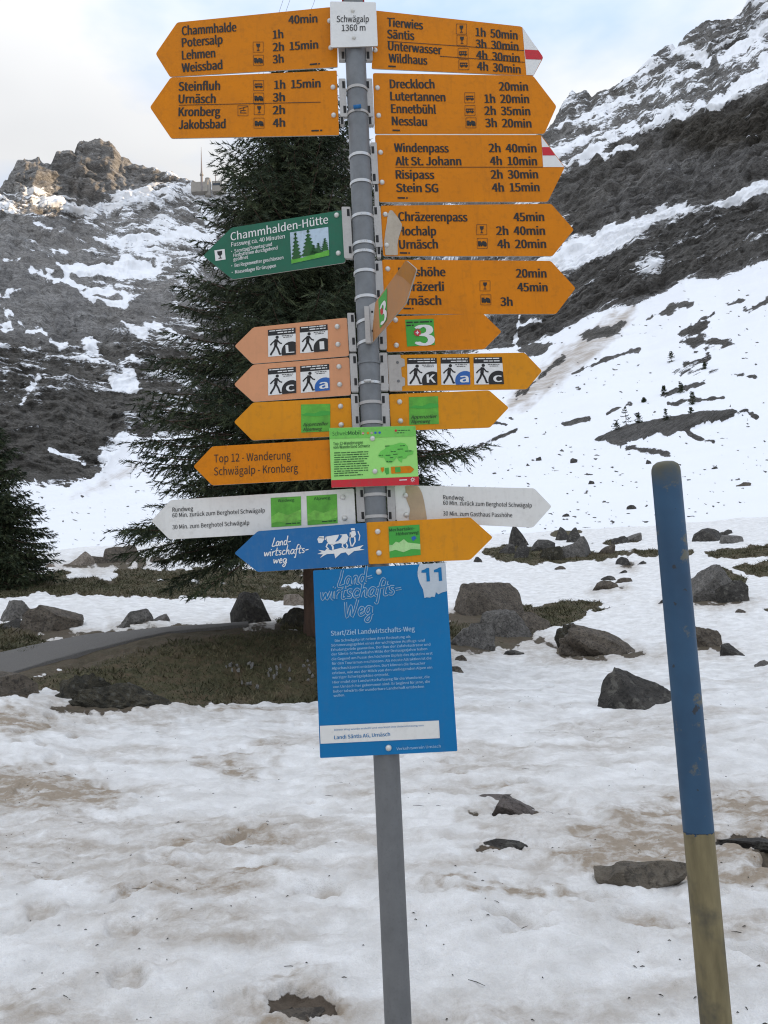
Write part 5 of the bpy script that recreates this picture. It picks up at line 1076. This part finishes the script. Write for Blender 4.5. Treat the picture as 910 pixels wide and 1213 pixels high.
# right small signs
s = small('orange arrow sign with a green number 3 sticker, below the Passhöhe sign', [(457, 375), (572.3, 371.4), (594.3, 392.9), (573.7, 413.6), (458.2, 417)], M_OR, 5, [(468.6, 379.2), (469.6, 409)])
def three(s, q, big, star, tiny=True):
    st_ = patch(s, q, M_GRNP); mb = MB(); s.text(mb, '3', *big, .05, .0018); mb.build('lettering', M_WPR, st_)
    mb = MB(); tl, tr, br, bl = [np.array(p, float) for p in q]; c, r_ = star[:2], star[2]
    s.poly(mb, [(c[0] + r_ * (1 if i % 2 else .72) * math.cos(i * math.pi / 8), c[1] + r_ * (1 if i % 2 else .72) * math.sin(i * math.pi / 8)) for i in range(16)], .0024); mb.build('red_badge', M_RED, st_)
    mb = MB(); s.poly(mb, [(c[0] - r_ * .4, c[1] - r_ * .12), (c[0] + r_ * .4, c[1] - r_ * .12), (c[0] + r_ * .4, c[1] + r_ * .15), (c[0] - r_ * .4, c[1] + r_ * .15)], .003)
    s.poly(mb, [(c[0] - r_ * .14, c[1] - r_ * .45), (c[0] + r_ * .14, c[1] - r_ * .45), (c[0] + r_ * .14, c[1] + r_ * .45), (c[0] - r_ * .14, c[1] + r_ * .45)], .0034); mb.build('badge_cross', M_WPR, st_)
    if tiny:
        mb = MB(); greek(s, mb, tl[0] + 1.5, tl[1] + 4.2, tr[0] - 2, tr[1] + 4.2, 2.4, 9, .0018); greek(s, mb, tl[0] + 1.5, tl[1] + 7.6, tl[0] + 10, tl[1] + 7.6, 2.4, 4, .0018); mb.build('caption', M_BLK, st_)
three(s, [(480, 378.8), (513.7, 377.7), (515.2, 408.6), (482.3, 410.7)], (493.5, 409.6, 513.6, 408.8, 24), (494.4, 394.4, 4.8))
s.bracket(448, 456.8, 372, 414, 1.6, [(404, 1)])
s = small('orange arrow sign pointing right with three walker stickers K, blue a and c', [(459, 420.6), (621.4, 417.7), (642.3, 439.4), (624.3, 461), (461.2, 463.6)], M_OR2, 5, [])
mb = MB(); s.poly(mb, [(459.2, 420.8), (474.4, 420.4), (474.8, 424.4), (479.2, 425.4), (479.6, 434), (475.2, 435), (476, 446.5), (479.8, 448), (479.8, 456.8), (476.2, 458), (476.6, 463), (461.4, 463.3)], .0016, 0, 0, 1.2); mb.build('bare_end', M_BARE, s.pt)
for (x, y) in ((470.9, 429.6), (472, 451.6)):
    mb = MB(); mb.lathe([(.0042, 0), (.0042, .001)], s.pl.at(x, y, .0014), s.pl.n, 12); mb.build('bolt', M_GALVD, s.root)
walker(s, [(482.3, 424.3), (517.3, 423.9), (518.3, 456), (483, 456.6)], 'K'); walker(s, [(522, 423.8), (556, 423.5), (557.2, 455.6), (523, 456)], 'a', True); walker(s, [(560.9, 423.5), (594.6, 423.1), (597, 455.1), (562, 455.6)], 'c')
s.bracket(449.2, 458.6, 418.5, 463, 1.8, [(426, 1), (450, 1)]); s.strap(427, mat=M_GALV); s.strap(451.8, h=.0075)
z_ = float(at_y(441, 450.6, PY0 - .035)[2]); mb = MB(); mb.tube([(PX0 - .016, PY0 - .034, z_), (PX0 + .004, PY0 - .036, z_)], .0042, 8); mb.build('clamp_screw', M_STEEL, s.root)
s = small('amber arrow sign pointing right with one dark green sticker', [(460.9, 467), (579.4, 462.3), (602.9, 482.9), (580.6, 506.4), (463.4, 510.5)], M_OR2, 5, [(473.4, 476), (474.5, 498.6)])
appen(s, [(484.3, 470.6), (519, 469.4), (520, 502.3), (484.9, 503.4)])
s.bracket(451.2, 460.4, 466.5, 511, 1.8, [(474, 1), (498, 1)]); s.strap(475.5, mat=M_BRK); s.strap(499.5, mat=M_BRK)

# bent sign pointing at the camera
s = Sign('direction_sign', 'bent orange sign with number 3 sticker, turned edge-on towards the camera', 'direction sign', 0, -71.5, HG, at=(443, 400))
s.pl.p = at_y(441.5, 380, PY0 - .045)
s.plate([(444.5, 358.5), (481, 308), (493.6, 319), (481, 359), (439.6, 407.8)], paint_mat('sun_bleached_orange', (.40, .185, .065), .5, .1, (.3, .18, .1), .3), .003)
mb = MB(); s.poly(mb, [(469.2, 324.6), (481, 308.4), (493.2, 319), (486.4, 337), (478, 329)], .0006); mb.build('unfaded_end', paint_mat('unfaded_orange', (.36, .14, .012), .5, .08), s.pt)
q = [(448.6, 355), (458.8, 341.4), (458.6, 379), (450.4, 389)]
st_ = patch(s, q, M_GRNP); mb = MB(); s.text(mb, '3', 452.4, 386.4, 458.8, 378, 25, .05, .0018); mb.build('lettering', M_WPR, st_)
mb = MB(); c = (453.2, 369); s.poly(mb, [(c[0] + 1.6 * math.cos(i * math.pi / 6), c[1] + 4 * math.sin(i * math.pi / 6)) for i in range(12)], .0024); mb.build('red_badge', M_RED, st_)
mb = MB(); fp = Plane(.036, 0); 
def quad3(mb, pts, o, th):
    P = np.array(pts, float); v = fp.at(P[:, 0], P[:, 1], o); v2 = v - fp.n * th; n_ = len(P)
    mb.add(list(v) + list(v2), [tuple(range(n_))[::-1], tuple(range(n_, 2 * n_))] + [(i, (i + 1) % n_, n_ + (i + 1) % n_, n_ + i) for i in range(n_)])
quad3(mb, [(431.6, 364.5), (437.2, 364.5), (439.6, 407.5), (433.4, 407.5)], .012, .013); quad3(mb, [(437.4, 362), (444.8, 358), (446, 402), (439.8, 407)], .004, .006)
mb.build('bracket', M_BRK, s.root)
for (x, y) in ((441, 370), (441.6, 392.5)):
    mb = MB(); mb.lathe([(.0032, 0), (.0026, .0025)], fp.at(x, y, .004), fp.n, 10); mb.build('bolt', M_SLOT, s.root)  # dark pegs painted as the shade in the bracket plate's holes

# Top 12 sign and the lime information board
s = Sign('direction_sign', 'orange arrow sign pointing left for the Schwägalp to Kronberg walk', 'direction sign', .030, 0, HG, at=(395, 545))
s.plate([(251.6, 528.8), (390, 520.9), (398, 521), (400, 566.4), (392.7, 567), (251.6, 575), (229.2, 552.5)], M_OR)
mb = MB(); s.text(mb, 'Top 12 - Wanderung', 253.8, 548, 344.7, 543.8, 9.3, 0); s.text(mb, 'Schwägalp - Kronberg', 253.8, 563.2, 353.2, 559, 9.3, 0); mb.build('lettering', M_BLK, s.pt)
s.bracket(399, 424, 526, 562, 1.5, [(536, -1)], .000)
s = Sign('information_board', 'lime green information panel with a red bottom strip, clamped across the post', 'information board', .040, 0, None, at=(442, 540))
s.plate([(390, 507), (492.3, 504.3), (496.3, 574.3), (392.8, 577.6)], M_LIME, .004, 0, 'panel', 1.2)
patch(s, [(392.6, 568.9), (496.1, 564.4), (496.3, 574.3), (392.8, 577.6)], M_RED, 'red_strip'); patch(s, [(390.3, 507.5), (492.2, 504.8), (492.9, 516.8), (390.8, 520)], paint_mat('mid_green_print', (.16, .50, .08), .45, .03), 'header_strip')
mb = MB(); s.text(mb, 'Schweiz', 394, 516.2, 412.4, 515.4, 4.6, 0); s.text(mb, 'Mobil', 412.8, 515.4, 427.4, 514.8, 4.6, .03)
s.text(mb, 'Top-12-Wanderungen', 395, 527.6, 430, 525.7, 3.6, .02); s.text(mb, 'von Wanderland Schweiz', 395, 531.8, 438.4, 529.8, 3.6, .02)
for i in range(11): greek(s, mb, 396, 537.2 + 2.72 * i, (436.5, 436, 436.8, 435, 433, 436, 437, 437, 438, 424, 430)[i], 535.6 + 2.72 * i, 1.5, 20 + i)
for (x, y, w_) in ((456, 529, 6), (474, 528.6, 6), (463, 535.6, 6), (480, 535, 8), (449, 540, 5), (457, 540, 6), (466, 538.8, 5), (462, 542.6, 4), (472, 542, 5), (458, 547.4, 8), (471, 532.6, 8)): greek(s, mb, x, y, x + w_, y - .3, 1.3, int(x), .0018)
greek(s, mb, 468, 510.6, 486, 510.1, 1.4, 3); greek(s, mb, 470, 513.4, 480, 513.1, 1.4, 8)
mb.build('lettering', M_DGRN, s.pt)
mb = MB(); s.poly(mb, [(448, 540), (451, 534.5), (456, 532), (458, 528), (466, 527), (474, 524.5), (480, 525.5), (483, 528.5), (484, 533), (490, 534), (489.5, 538), (483, 540), (481, 543), (477, 543.5), (476, 548), (472.5, 546), (470, 541.5), (468, 545), (464, 548.5), (458, 548), (455, 542), (450, 541.8)], .0010); mb.build('printed_map', paint_mat('map_green_print', (.13, .50, .07), .45, .08, scale=25), s.pt)
mb = MB(); s.poly(mb, [(463, 553), (486, 552), (491, 556), (487, 560.2), (463.6, 561.2)], .0010, 0, 0, .8); mb.build('printed_arrow', M_OR, s.pt)
mb = MB(); s.poly(mb, [(468, 553.6), (474.5, 553.3), (474.8, 559.6), (468.3, 559.9)], .0016); s.poly(mb, [(456, 554.4), (460.6, 554), (461, 561), (458, 562.4), (456, 559)], .0010); mb.build('green_square', M_GRNP, s.pt)
mb = MB(); s.poly(mb, [(451, 554), (455, 553.6), (455.2, 557), (453, 560), (451.4, 557)], .0010); mb.build('orange_mark', M_OR, s.pt)
for (x, y, m_) in ((430.2, 513.4, M_RED), (440.4, 513, M_GREYP), (444.8, 512.8, M_BLKB), (449.8, 512.6, M_BLKB), (436, 513.1, M_OR2), (469, 510.2, M_RED)):
    mb = MB(); mb.lathe([(.0034, 0), (.0034, .0004)], s.pl.at(x, y, .0012), s.pl.n, 12); mb.build('route_emblem', m_, s.pt)
mb = MB(); s.text(mb, '+', 428.9, 514.6, 431.5, 514.4, 2.2, .06, .0020); mb.build('white_cross', M_WPR, s.pt); mb = MB(); greek(s, mb, 473.2, 569.4, 484, 568.9, 1.8, 2, .0018)
for i in range(8): a = i * math.pi / 4; s.poly(mb, [(489 + 1.1 * math.cos(a + .5), 568.4 + 1.1 * math.sin(a + .5)), (489 + 3.2 * math.cos(a), 568.4 + 3.2 * math.sin(a)), (489 + 1.1 * math.cos(a - .5), 568.4 + 1.1 * math.sin(a - .5))], .0018)
mb.build('white_marks', M_WPR, s.pt)
s.bolts([(441.4, 519.6), (444.3, 558.4)], .001, .0075)

# white round-walk signs
s = small('white arrow sign pointing left with two green leaf stickers, round walk back to the hotel', [(202.3, 592.3), (419.5, 578.6), (421.8, 626.4), (200.8, 639), (179.2, 617)], M_WHT, -2, [(406.3, 589.2), (408.5, 613.8)])
mb = MB(); s.text(mb, 'Rundweg', 204.5, 606.3, 229, 604.9, 5, .012); s.text(mb, '60 Min. zurück zum Berghotel Schwägalp', 204.5, 613, 314, 607, 5, .010); s.text(mb, '30 Min. zum Berghotel Schwägalp', 204.5, 627, 295.5, 621.6, 5, .010); mb.build('lettering', M_BLK, s.pt)
for q, st in (([(320.8, 589.8), (356.5, 587.9), (357.2, 622.5), (321.7, 624.6)], 'Waldweg'), ([(363.2, 587.5), (399.2, 585.3), (400.2, 619.8), (364.5, 622.2)], 'Alpweg')):
    st_ = patch(s, q, M_LIME2); mb = MB(); tl, tr, br, bl = [np.array(p, float) for p in q]; a = tl * .84 + bl * .16 + (tr - tl) * .24; b_ = tl * .84 + bl * .16 + (tr - tl) * .78; s.text(mb, st, *a, *b_, 3.4, .012, .0018); c = bl * .93 + tl * .07; greek(s, mb, *(c + (br - bl) * .48), *(c + (br - bl) * .95), 1.8, 5, .0018); mb.build('lettering', M_DGRN, st_)
    mb = MB(); mp = s.uvmap(q, .0015); mb.add(*upoly(mp, [(0, .35), (.25, .5), (.55, .38), (1, .55), (1, .2), (.6, .1), (.2, .18), (0, .12)])); mb.build('leaf_print', paint_mat('pale_leaf_print', (.17, .46, .06), .45, .3, scale=40), st_)
s.bracket(421.6, 431, 577, 618, 2, [(585, -1), (611, -1)])
s = small('white arrow sign pointing right with a tan stained end, to the pass inn', [(467.4, 574.6), (633, 578.4), (653.7, 600), (631.5, 624.9), (469.5, 617)], M_WHT, 5, [(480.4, 586.9), (481.4, 609.9)])
mb = MB(); s.text(mb, 'Rundweg', 525, 591.4, 549.3, 592.2, 5, .012); s.text(mb, '60 Min. zurück zum Berghotel Schwägalp', 525, 598, 630, 601.2, 5, .010); s.text(mb, '30 Min. zum Gasthaus Passhöhe', 525, 610.6, 606.8, 612.8, 5, .010); mb.build('lettering', M_BLK, s.pt)
mb = MB(); s.poly(mb, [(480, 575.3), (495.5, 575.6), (500, 584), (502.5, 594), (504.5, 606), (506, 616), (484, 616), (486, 603), (481.5, 592)], .0012, 0, 0, 2); mb.build('stain', M_TAN, s.pt)
s.bracket(458, 467, 575, 617, 1.8, [(585, 1), (611, 1)]); s.strap(585.5, mat=M_BRK); s.strap(611.5, mat=M_BRK)

# farm trail arrow, script lettering, cow emblem
GLY = {'L': ([[(.36, .95), (.24, .5), (.06, .06), (.25, .0), (.52, .06)]], .5), 'a': ([[(.42, .42), (.25, .5), (.08, .3), (.1, .05), (.26, .03), (.4, .3), (.44, .46), (.4, .1), (.5, .0)]], .5), 'n': ([[(.06, .46), (.1, .0)], [(.09, .25), (.25, .47), (.36, .4), (.36, .08), (.48, .02)]], .5),
 'd': ([[(.4, .42), (.22, .48), (.07, .25), (.13, .03), (.3, .05), (.42, .3), (.55, 1.)], [(.47, .5), (.41, .1), (.53, .0)]], .55), 'w': ([[(.03, .48), (.1, .03), (.27, .4), (.35, .03), (.55, .48)]], .58), 'i': ([[(.1, .48), (.06, .08), (.16, .0)], [(.15, .66), (.18, .74)]], .22), 'r': ([[(.05, .48), (.07, .0)], [(.07, .25), (.2, .46), (.32, .44)]], .34),
 't': ([[(.22, .85), (.1, .1), (.2, .0), (.3, .06)], [(.02, .5), (.36, .55)]], .34), 's': ([[(.32, .45), (.15, .48), (.1, .35), (.28, .18), (.22, .02), (.03, .05)]], .36), 'c': ([[(.38, .4), (.22, .49), (.06, .25), (.15, .02), (.38, .08)]], .4), 'h': ([[(.22, 1), (.05, .0)], [(.1, .25), (.25, .47), (.36, .4), (.35, .06), (.46, .0)]], .48),
 'f': ([[(.46, .9), (.33, .98), (.2, .6), (.08, -.4), (-.05, -.35)], [(.02, .45), (.36, .5)]], .36), 'e': ([[(.08, .22), (.3, .3), (.32, .43), (.2, .49), (.06, .25), (.15, .02), (.38, .1)]], .4), 'g': ([[(.4, .42), (.22, .48), (.07, .28), (.16, .06), (.32, .15), (.44, .45), (.36, -.2), (.2, -.42), (.05, -.3), (.2, -.12), (.5, .05)]], .5), 'W': ([[(.05, .95), (.12, .02), (.38, .7), (.45, .02), (.8, 1)]], .8), '-': ([[(.05, .28), (.38, .32)]], .42)}
def smooth(P, n=5):
    P = [np.array(p, float) for p in P]
    if len(P) < 3: return P
    out = []
    for i in range(len(P) - 1):
        a = P[max(i - 1, 0)]; b = P[i]; c = P[i + 1]; d = P[min(i + 2, len(P) - 1)]
        for k in range(n): u = k / n; out.append(.5 * ((2 * b) + (c - a) * u + (2 * a - 5 * b + 4 * c - d) * u * u + (3 * b - a - 3 * c + d) * u ** 3))
    return out + [P[-1]]
def script(s, mb, word, xl, yl, xr, yr, h, wd, o):
    """handwritten lettering as pen strokes; h = ascender height in photo pixels"""
    tot = sum(GLY[c][1] for c in word); A = np.array([xl, yl], float); ux = (np.array([xr, yr], float) - A) / tot; upv = np.array([-(ux[1]), -abs(ux[0])]); upv = upv / np.linalg.norm(upv) * h; upv = np.array([ux[1] / np.linalg.norm(ux) * h * 1.0, -h * ux[0] / np.linalg.norm(ux)])
    x = 0; sl_ = .22 * h / np.linalg.norm(ux); k_ = 0
    for c in word:
        for st in GLY[c][0]:
            P = [A + ux * (x + p[0] + sl_ * p[1] * .6) + upv * p[1] for p in smooth(st)]
            v = []; f = []
            for i, p in enumerate(P):
                t_ = P[min(i + 1, len(P) - 1)] - P[max(i - 1, 0)]; t_ = t_ / (np.linalg.norm(t_) + 1e-9); n_ = np.array([-t_[1], t_[0]]); w2 = wd / 2
                for q in (p + n_ * w2, p - n_ * w2): v.append(s.pl.at(q[0], q[1], o + .00003 * (k_ % 9) + 2.5e-6 * i))
            for i in range(len(P) - 1): f.append((2 * i, 2 * i + 2, 2 * i + 3, 2 * i + 1))
            mb.add(v, f); k_ += 1
        x += GLY[c][1]
s = small('blue arrow sign pointing left with white script lettering and a cow emblem', [(305.4, 629.2), (434.2, 619.2), (436.6, 669.2), (305.4, 677.5), (277.7, 655.4)], M_BLU2, 0, [], off=.038)
mb = MB()
for st, a, b_, c, d_ in (('Land-', 322, 647.4, 345, 644.6), ('wirtschafts-', 313, 659.2, 366, 654.2), ('weg', 324, 667.6, 340, 666.6)): script(s, mb, st, a, b_, c, d_, 10.5, 1.15, .0010)
mb.build('lettering', M_WPR, s.pt)
q = [(376, 627.5), (432, 624), (432, 664), (376, 667.5)]; mp = s.uvmap(q, .0010); mb = MB()
for p in ([(.19, .78), (.40, .81), (.62, .82), (.66, .72), (.63, .58), (.57, .52), (.48, .56), (.40, .55), (.34, .52), (.24, .55), (.20, .66)],
          [(.0, .72), (.04, .80), (.14, .80), (.15, .70), (.10, .60), (.03, .60)], [(.68, .72), (.73, .90), (.80, .90), (.82, .78), (.76, .70)], [(.71, .98), (.79, .98), (.80, .92), (.71, .92)],
          [(.0, .28), (.1, .33), (.02, .40), (.16, .36), (.2, .42), (.3, .36), (.5, .42), (.68, .38), (.98, .46), (.9, .36), (1., .32), (.78, .30), (.66, .18), (.6, .28), (.5, .26), (.38, .12), (.36, .26), (.2, .26), (.06, .16), (.12, .26)]): mb.add(*upoly(mp, p))
for pts, wd in (([(.22, .58), (.19, .48), (.24, .40)], .03), ([(.30, .54), (.33, .46), (.33, .38)], .04), ([(.54, .54), (.53, .46), (.57, .40)], .03), ([(.61, .54), (.64, .46), (.62, .40)], .03), ([(.19, .78), (.17, .68)], .02), ([(.70, .86), (.69, .62), (.72, .44)], .025), ([(.79, .72), (.80, .58), (.74, .44)], .03), ([(.86, .88), (.9, .74), (.88, .6)], .02), ([(.03, .76), (.14, .74)], .02)): mb.add(*ribbon(mp, pts, wd))
mb.build('emblem', M_WPR, s.pt)
mb = MB(); mb.add(*upoly(s.uvmap(q, .0016), [(.46, .815), (.53, .78), (.49, .70), (.45, .64), (.38, .60), (.41, .67), (.44, .73)])); mb.build('cow_patch', M_BLU2, s.pt)
s = small('amber arrow sign with a green landscape sticker, above the blue board', [(434, 618.8), (557.3, 612.8), (584, 636.6), (557.3, 663.2), (437, 668.4)], M_OR2, 0, [(447.5, 629.7), (449, 655)], off=.034)
q = [(460.2, 623.8), (497, 621.4), (498.5, 657.3), (461.7, 660.9)]; st_ = patch(s, q, M_GRNP); mb = MB(); mp = s.uvmap(q, .0015)
mb.add(*upoly(mp, [(0, .42), (.1, .40), (.22, .50), (.32, .46), (.48, .56), (.6, .44), (.8, .40), (1, .36), (1, .18), (.7, .22), (.45, .14), (.2, .24), (0, .20)])); mb.build('printed_hills', paint_mat('pale_hill_print', (.36, .58, .24), .45, .15, scale=30), st_)
mb = MB(); s.text(mb, 'Meckertaler-', 461.4, 629.8, 491, 627.6, 3.6, .03, .0018); s.text(mb, 'Höhenweg', 469, 634.6, 496.4, 632.2, 3.6, .03, .0018, .2); mb.build('lettering', M_DGRN, st_)
mb = MB(); s.poly(mb, [(487, 637), (491, 634.6), (493.6, 637.4), (489.5, 641)], .0018); mb.build('blue_mark', M_BLKB, st_)

# place plate on top
s = Sign('place_name_plate', 'small white square plate at the top of the post naming Schwägalp 1360 m', 'name plate', .038, 0, None, at=(418, 30))
s.plate([(391, 1.6), (445.4, 2.6), (447.7, 54.4), (391.8, 56.2)], M_WPR, .004, 0, 'plate', 1.5)
mb = MB(); s.text(mb, 'Schwägalp', 399, 26.4, 437, 26.3, 7.4, .012); s.text(mb, '1360 m', 405, 37, 433, 36.5, 7.4, .012); mb.build('lettering', M_BLK, s.pt); s.bolts([(418, 13), (419.3, 45)], 0, .006)

# big blue board
s = Sign('information_board', 'tall blue information board of the farm trail at the bottom of the post, numbered 11', 'information board', .040, 0, None, at=(450, 780))
s.plate([(371, 675.8), (527.7, 666.6), (542, 889.7), (379.3, 898)], M_BLU, .004, 0, 'panel', 1.5)
def qb(X_, Y_): return (360 + X_ / 4.55, 660 + Y_ / 4.55)
mb = MB()
for st, a, b_, c, d_, h_ in (('Land-', (182, 160), (372, 132), 0, 0, 19.5), ('wirtschafts-', (92, 232), (528, 196), 0, 0, 19.5), ('Weg', (222, 328), (372, 306), 0, 0, 19.5)): script(s, mb, st, *qb(*a), *qb(*b_), h_, 3.3, .0010)
mb.build('lettering', paint_mat('grey_white_print', (.36, .47, .55), .5, .05), s.pt)
mb = MB()
for st, a, b_, c, d_, h_ in (('Land-', (182, 160), (372, 132), 0, 0, 19.5), ('wirtschafts-', (92, 232), (528, 196), 0, 0, 19.5), ('Weg', (222, 328), (372, 306), 0, 0, 19.5)): script(s, mb, st, *qb(*a), *qb(*b_), h_, 1.9, .0016)
mb.build('lettering_core', M_BLU, s.pt)
mb = MB(); s.text(mb, 'Start/Ziel Landwirtschafts-Weg', *qb(147, 423), *qb(598, 398), 5.6, .025)
PAR = [('Die Schwägalp ist neben ihrer Bedeutung als', 168, 457, 575, 434), ('Sömmerungsgebiet eines der wichtigsten Ausflugs- und', 148, 482, 652, 454), ('Erholungsziele geworden. Der Bau der Zufahrtsstrasse und', 148, 506, 682, 476), ('der Säntis-Schwebebahn Mitte der Dreissigerjahre haben', 150, 530, 665, 500), ('die Gegend am Fusse des höchsten Gipfels des Alpsteins erst', 150, 556, 694, 524), ('für den Tourismus erschlossen. Als neuste Attraktion ist die', 152, 580, 688, 550), ('Alpschaukäserei entstanden. Dort können die Besucher', 152, 606, 655, 577), ('erleben, wie aus der Milch von den umliegenden Alpen ein', 153, 631, 692, 600), ('würziger Schwägalpkäse entsteht.', 154, 655, 460, 638), ('Hier endet der Landwirtschaftsweg für die Wanderer, die', 156, 681, 678, 651), ('von Urnäsch her gekommen sind. Er beginnt für jene, die', 158, 706, 680, 676), ('lieber talwärts die wunderbare Landschaft entdecken', 160, 730, 648, 703), ('wollen.', 161, 753, 222, 749)]
for st, a, b_, c, d_ in PAR: s.text(mb, st, *qb(a, b_), *qb(c, d_), 2.9, .012)
M_PBL = paint_mat('pale_blue_print', (.30, .46, .60), .5, .05)
mb.build('small_print', M_PBL, s.pt)
mb = MB(); s.text(mb, 'Verkehrsverein Urnäsch', *qb(500, 1040), *qb(738, 1025), 3.2, .01); mb.build('publisher_line', M_PBL, s.pt)
st_ = patch(s, [(379.0, 859.8), qb(728, 880), qb(733, 975), (379.9, 881)], M_WHT, 'white_strip')
mb = MB(); s.text(mb, 'Landi Säntis AG, Urnäsch', *qb(165, 981), *qb(465, 963), 4.3, .02, .0018); s.text(mb, 'Dieser Weg wurde erstellt und markiert mit Unterstützung von', *qb(165, 935), *qb(645, 910), 2.0, .0, .0018); mb.build('lettering', M_BLU, st_)
bd = [qb(*p) for p in ((762, 31), (772, 183), (760, 186), (745, 190), (725, 200), (712, 188), (705, 215), (690, 212), (680, 218), (662, 216), (650, 220), (643, 175), (625, 140), (614, 105), (613, 80), (617, 55), (625, 38))]
st_ = patch(s, bd, paint_mat('scuffed_badge', (.46, .50, .53), .5, .06, (.25, .36, .46), .35, 30), 'number_badge')
mb = MB(); [s.poly(mb, [qb(*p) for p in pp], .0018) for pp in ([(634, 84), (634, 72), (652, 66), (662, 59), (675, 58), (680, 130), (662, 132), (659, 84)], [(701, 82), (701, 69), (718, 63), (728, 56), (741, 55), (746, 127), (728, 129), (725, 81)])]; mb.build('lettering', M_BLU, st_)
s.bolts([qb(404, 79), qb(457, 1028)], .001, .0082)

# --- snow stake
SP = at_y(820, 900, 2.7); sx_, sy_ = float(SP[0]), float(SP[1])
ztp = float(at_y(788, 547, 2.7)[2]); zpb = float(at_y(826, 984, 2.7)[2])
m, t, b = new_mat('scuffed_blue_stake_paint'); v = objco(t); n_a = noise(t, 14, 7, .65, v); n_b = noise(t, 5, 4, .6, v); gz = nd(t, 'ShaderNodeSeparateXYZ'); t.links.new(v, gz.inputs[0])
c = mixc(t, ramp(t, n_b, [(.3, 0.), (.7, 1.)]), (.009, .042, .088), (.016, .066, .130))
c = mixc(t, ramp(t, n_a, [(.60, 0.), (.66, .8)]), c, (.13, .115, .07)); c = mixc(t, ramp(t, noise(t, 30, 3, .5, v), [(.68, 0.), (.71, .9)]), c, (.02, .02, .022))
top = math_(t, 'ADD', math_(t, 'MULTIPLY', math_(t, 'SUBTRACT', gz.outputs[2], ztp - .085), 14.0), math_(t, 'MULTIPLY', math_(t, 'SUBTRACT', n_a, .5), 1.6), True)
c = mixc(t, top, c, (.085, .080, .045)); t.links.new(c, b.inputs['Base Color']); b.inputs['Roughness'].default_value = .55; bump(t, n_a, .08, .01, b); M_STK = m
m, t, b = new_mat('weathered_olive_wood'); v = objco(t, (1, 1, .18)); n_a = noise(t, 22, 7, .65, v); n_b = noise(t, 8, 4, .6, objco(t))
c = mixc(t, ramp(t, n_a, [(.3, 0.), (.7, 1.)]), (.125, .10, .048), (.235, .19, .095)); c = mixc(t, ramp(t, n_b, [(.52, 0.), (.68, .75)]), c, (.06, .055, .04)); gz = nd(t, 'ShaderNodeSeparateXYZ'); t.links.new(objco(t), gz.inputs[0]); n_c = noise(t, 38, 5, .6, objco(t))
blu = math_(t, 'GREATER_THAN', math_(t, 'ADD', math_(t, 'SUBTRACT', gz.outputs[2], zpb - .004), math_(t, 'MULTIPLY', math_(t, 'SUBTRACT', n_c, .5), .07)), 0)
c = mixc(t, blu, c, (.010, .040, .085)); t.links.new(c, b.inputs['Base Color']); b.inputs['Roughness'].default_value = .8; bump(t, n_a, .2, .01, b); M_STW = m
root = empty('snow_stake', (sx_, sy_, -.25), 'tall round snow stake painted blue above bare olive wood', 'snow stake')
rr_ = .0465; MB().lathe([(rr_, zpb), (rr_, ztp - .035), (rr_ * .97, ztp - .022), (rr_ * .86, ztp - .010), (rr_ * .62, ztp - .002), (rr_ * .3, ztp + .001), (.0005, ztp + .0015)], (sx_, sy_, 0), n=40).build('painted_top', M_STK, root)
MB().lathe([(rr_ * 1.01, -.25), (rr_ * .99, zpb - .001)], (sx_, sy_, 0), n=40).build('wooden_shaft', M_STW, root)
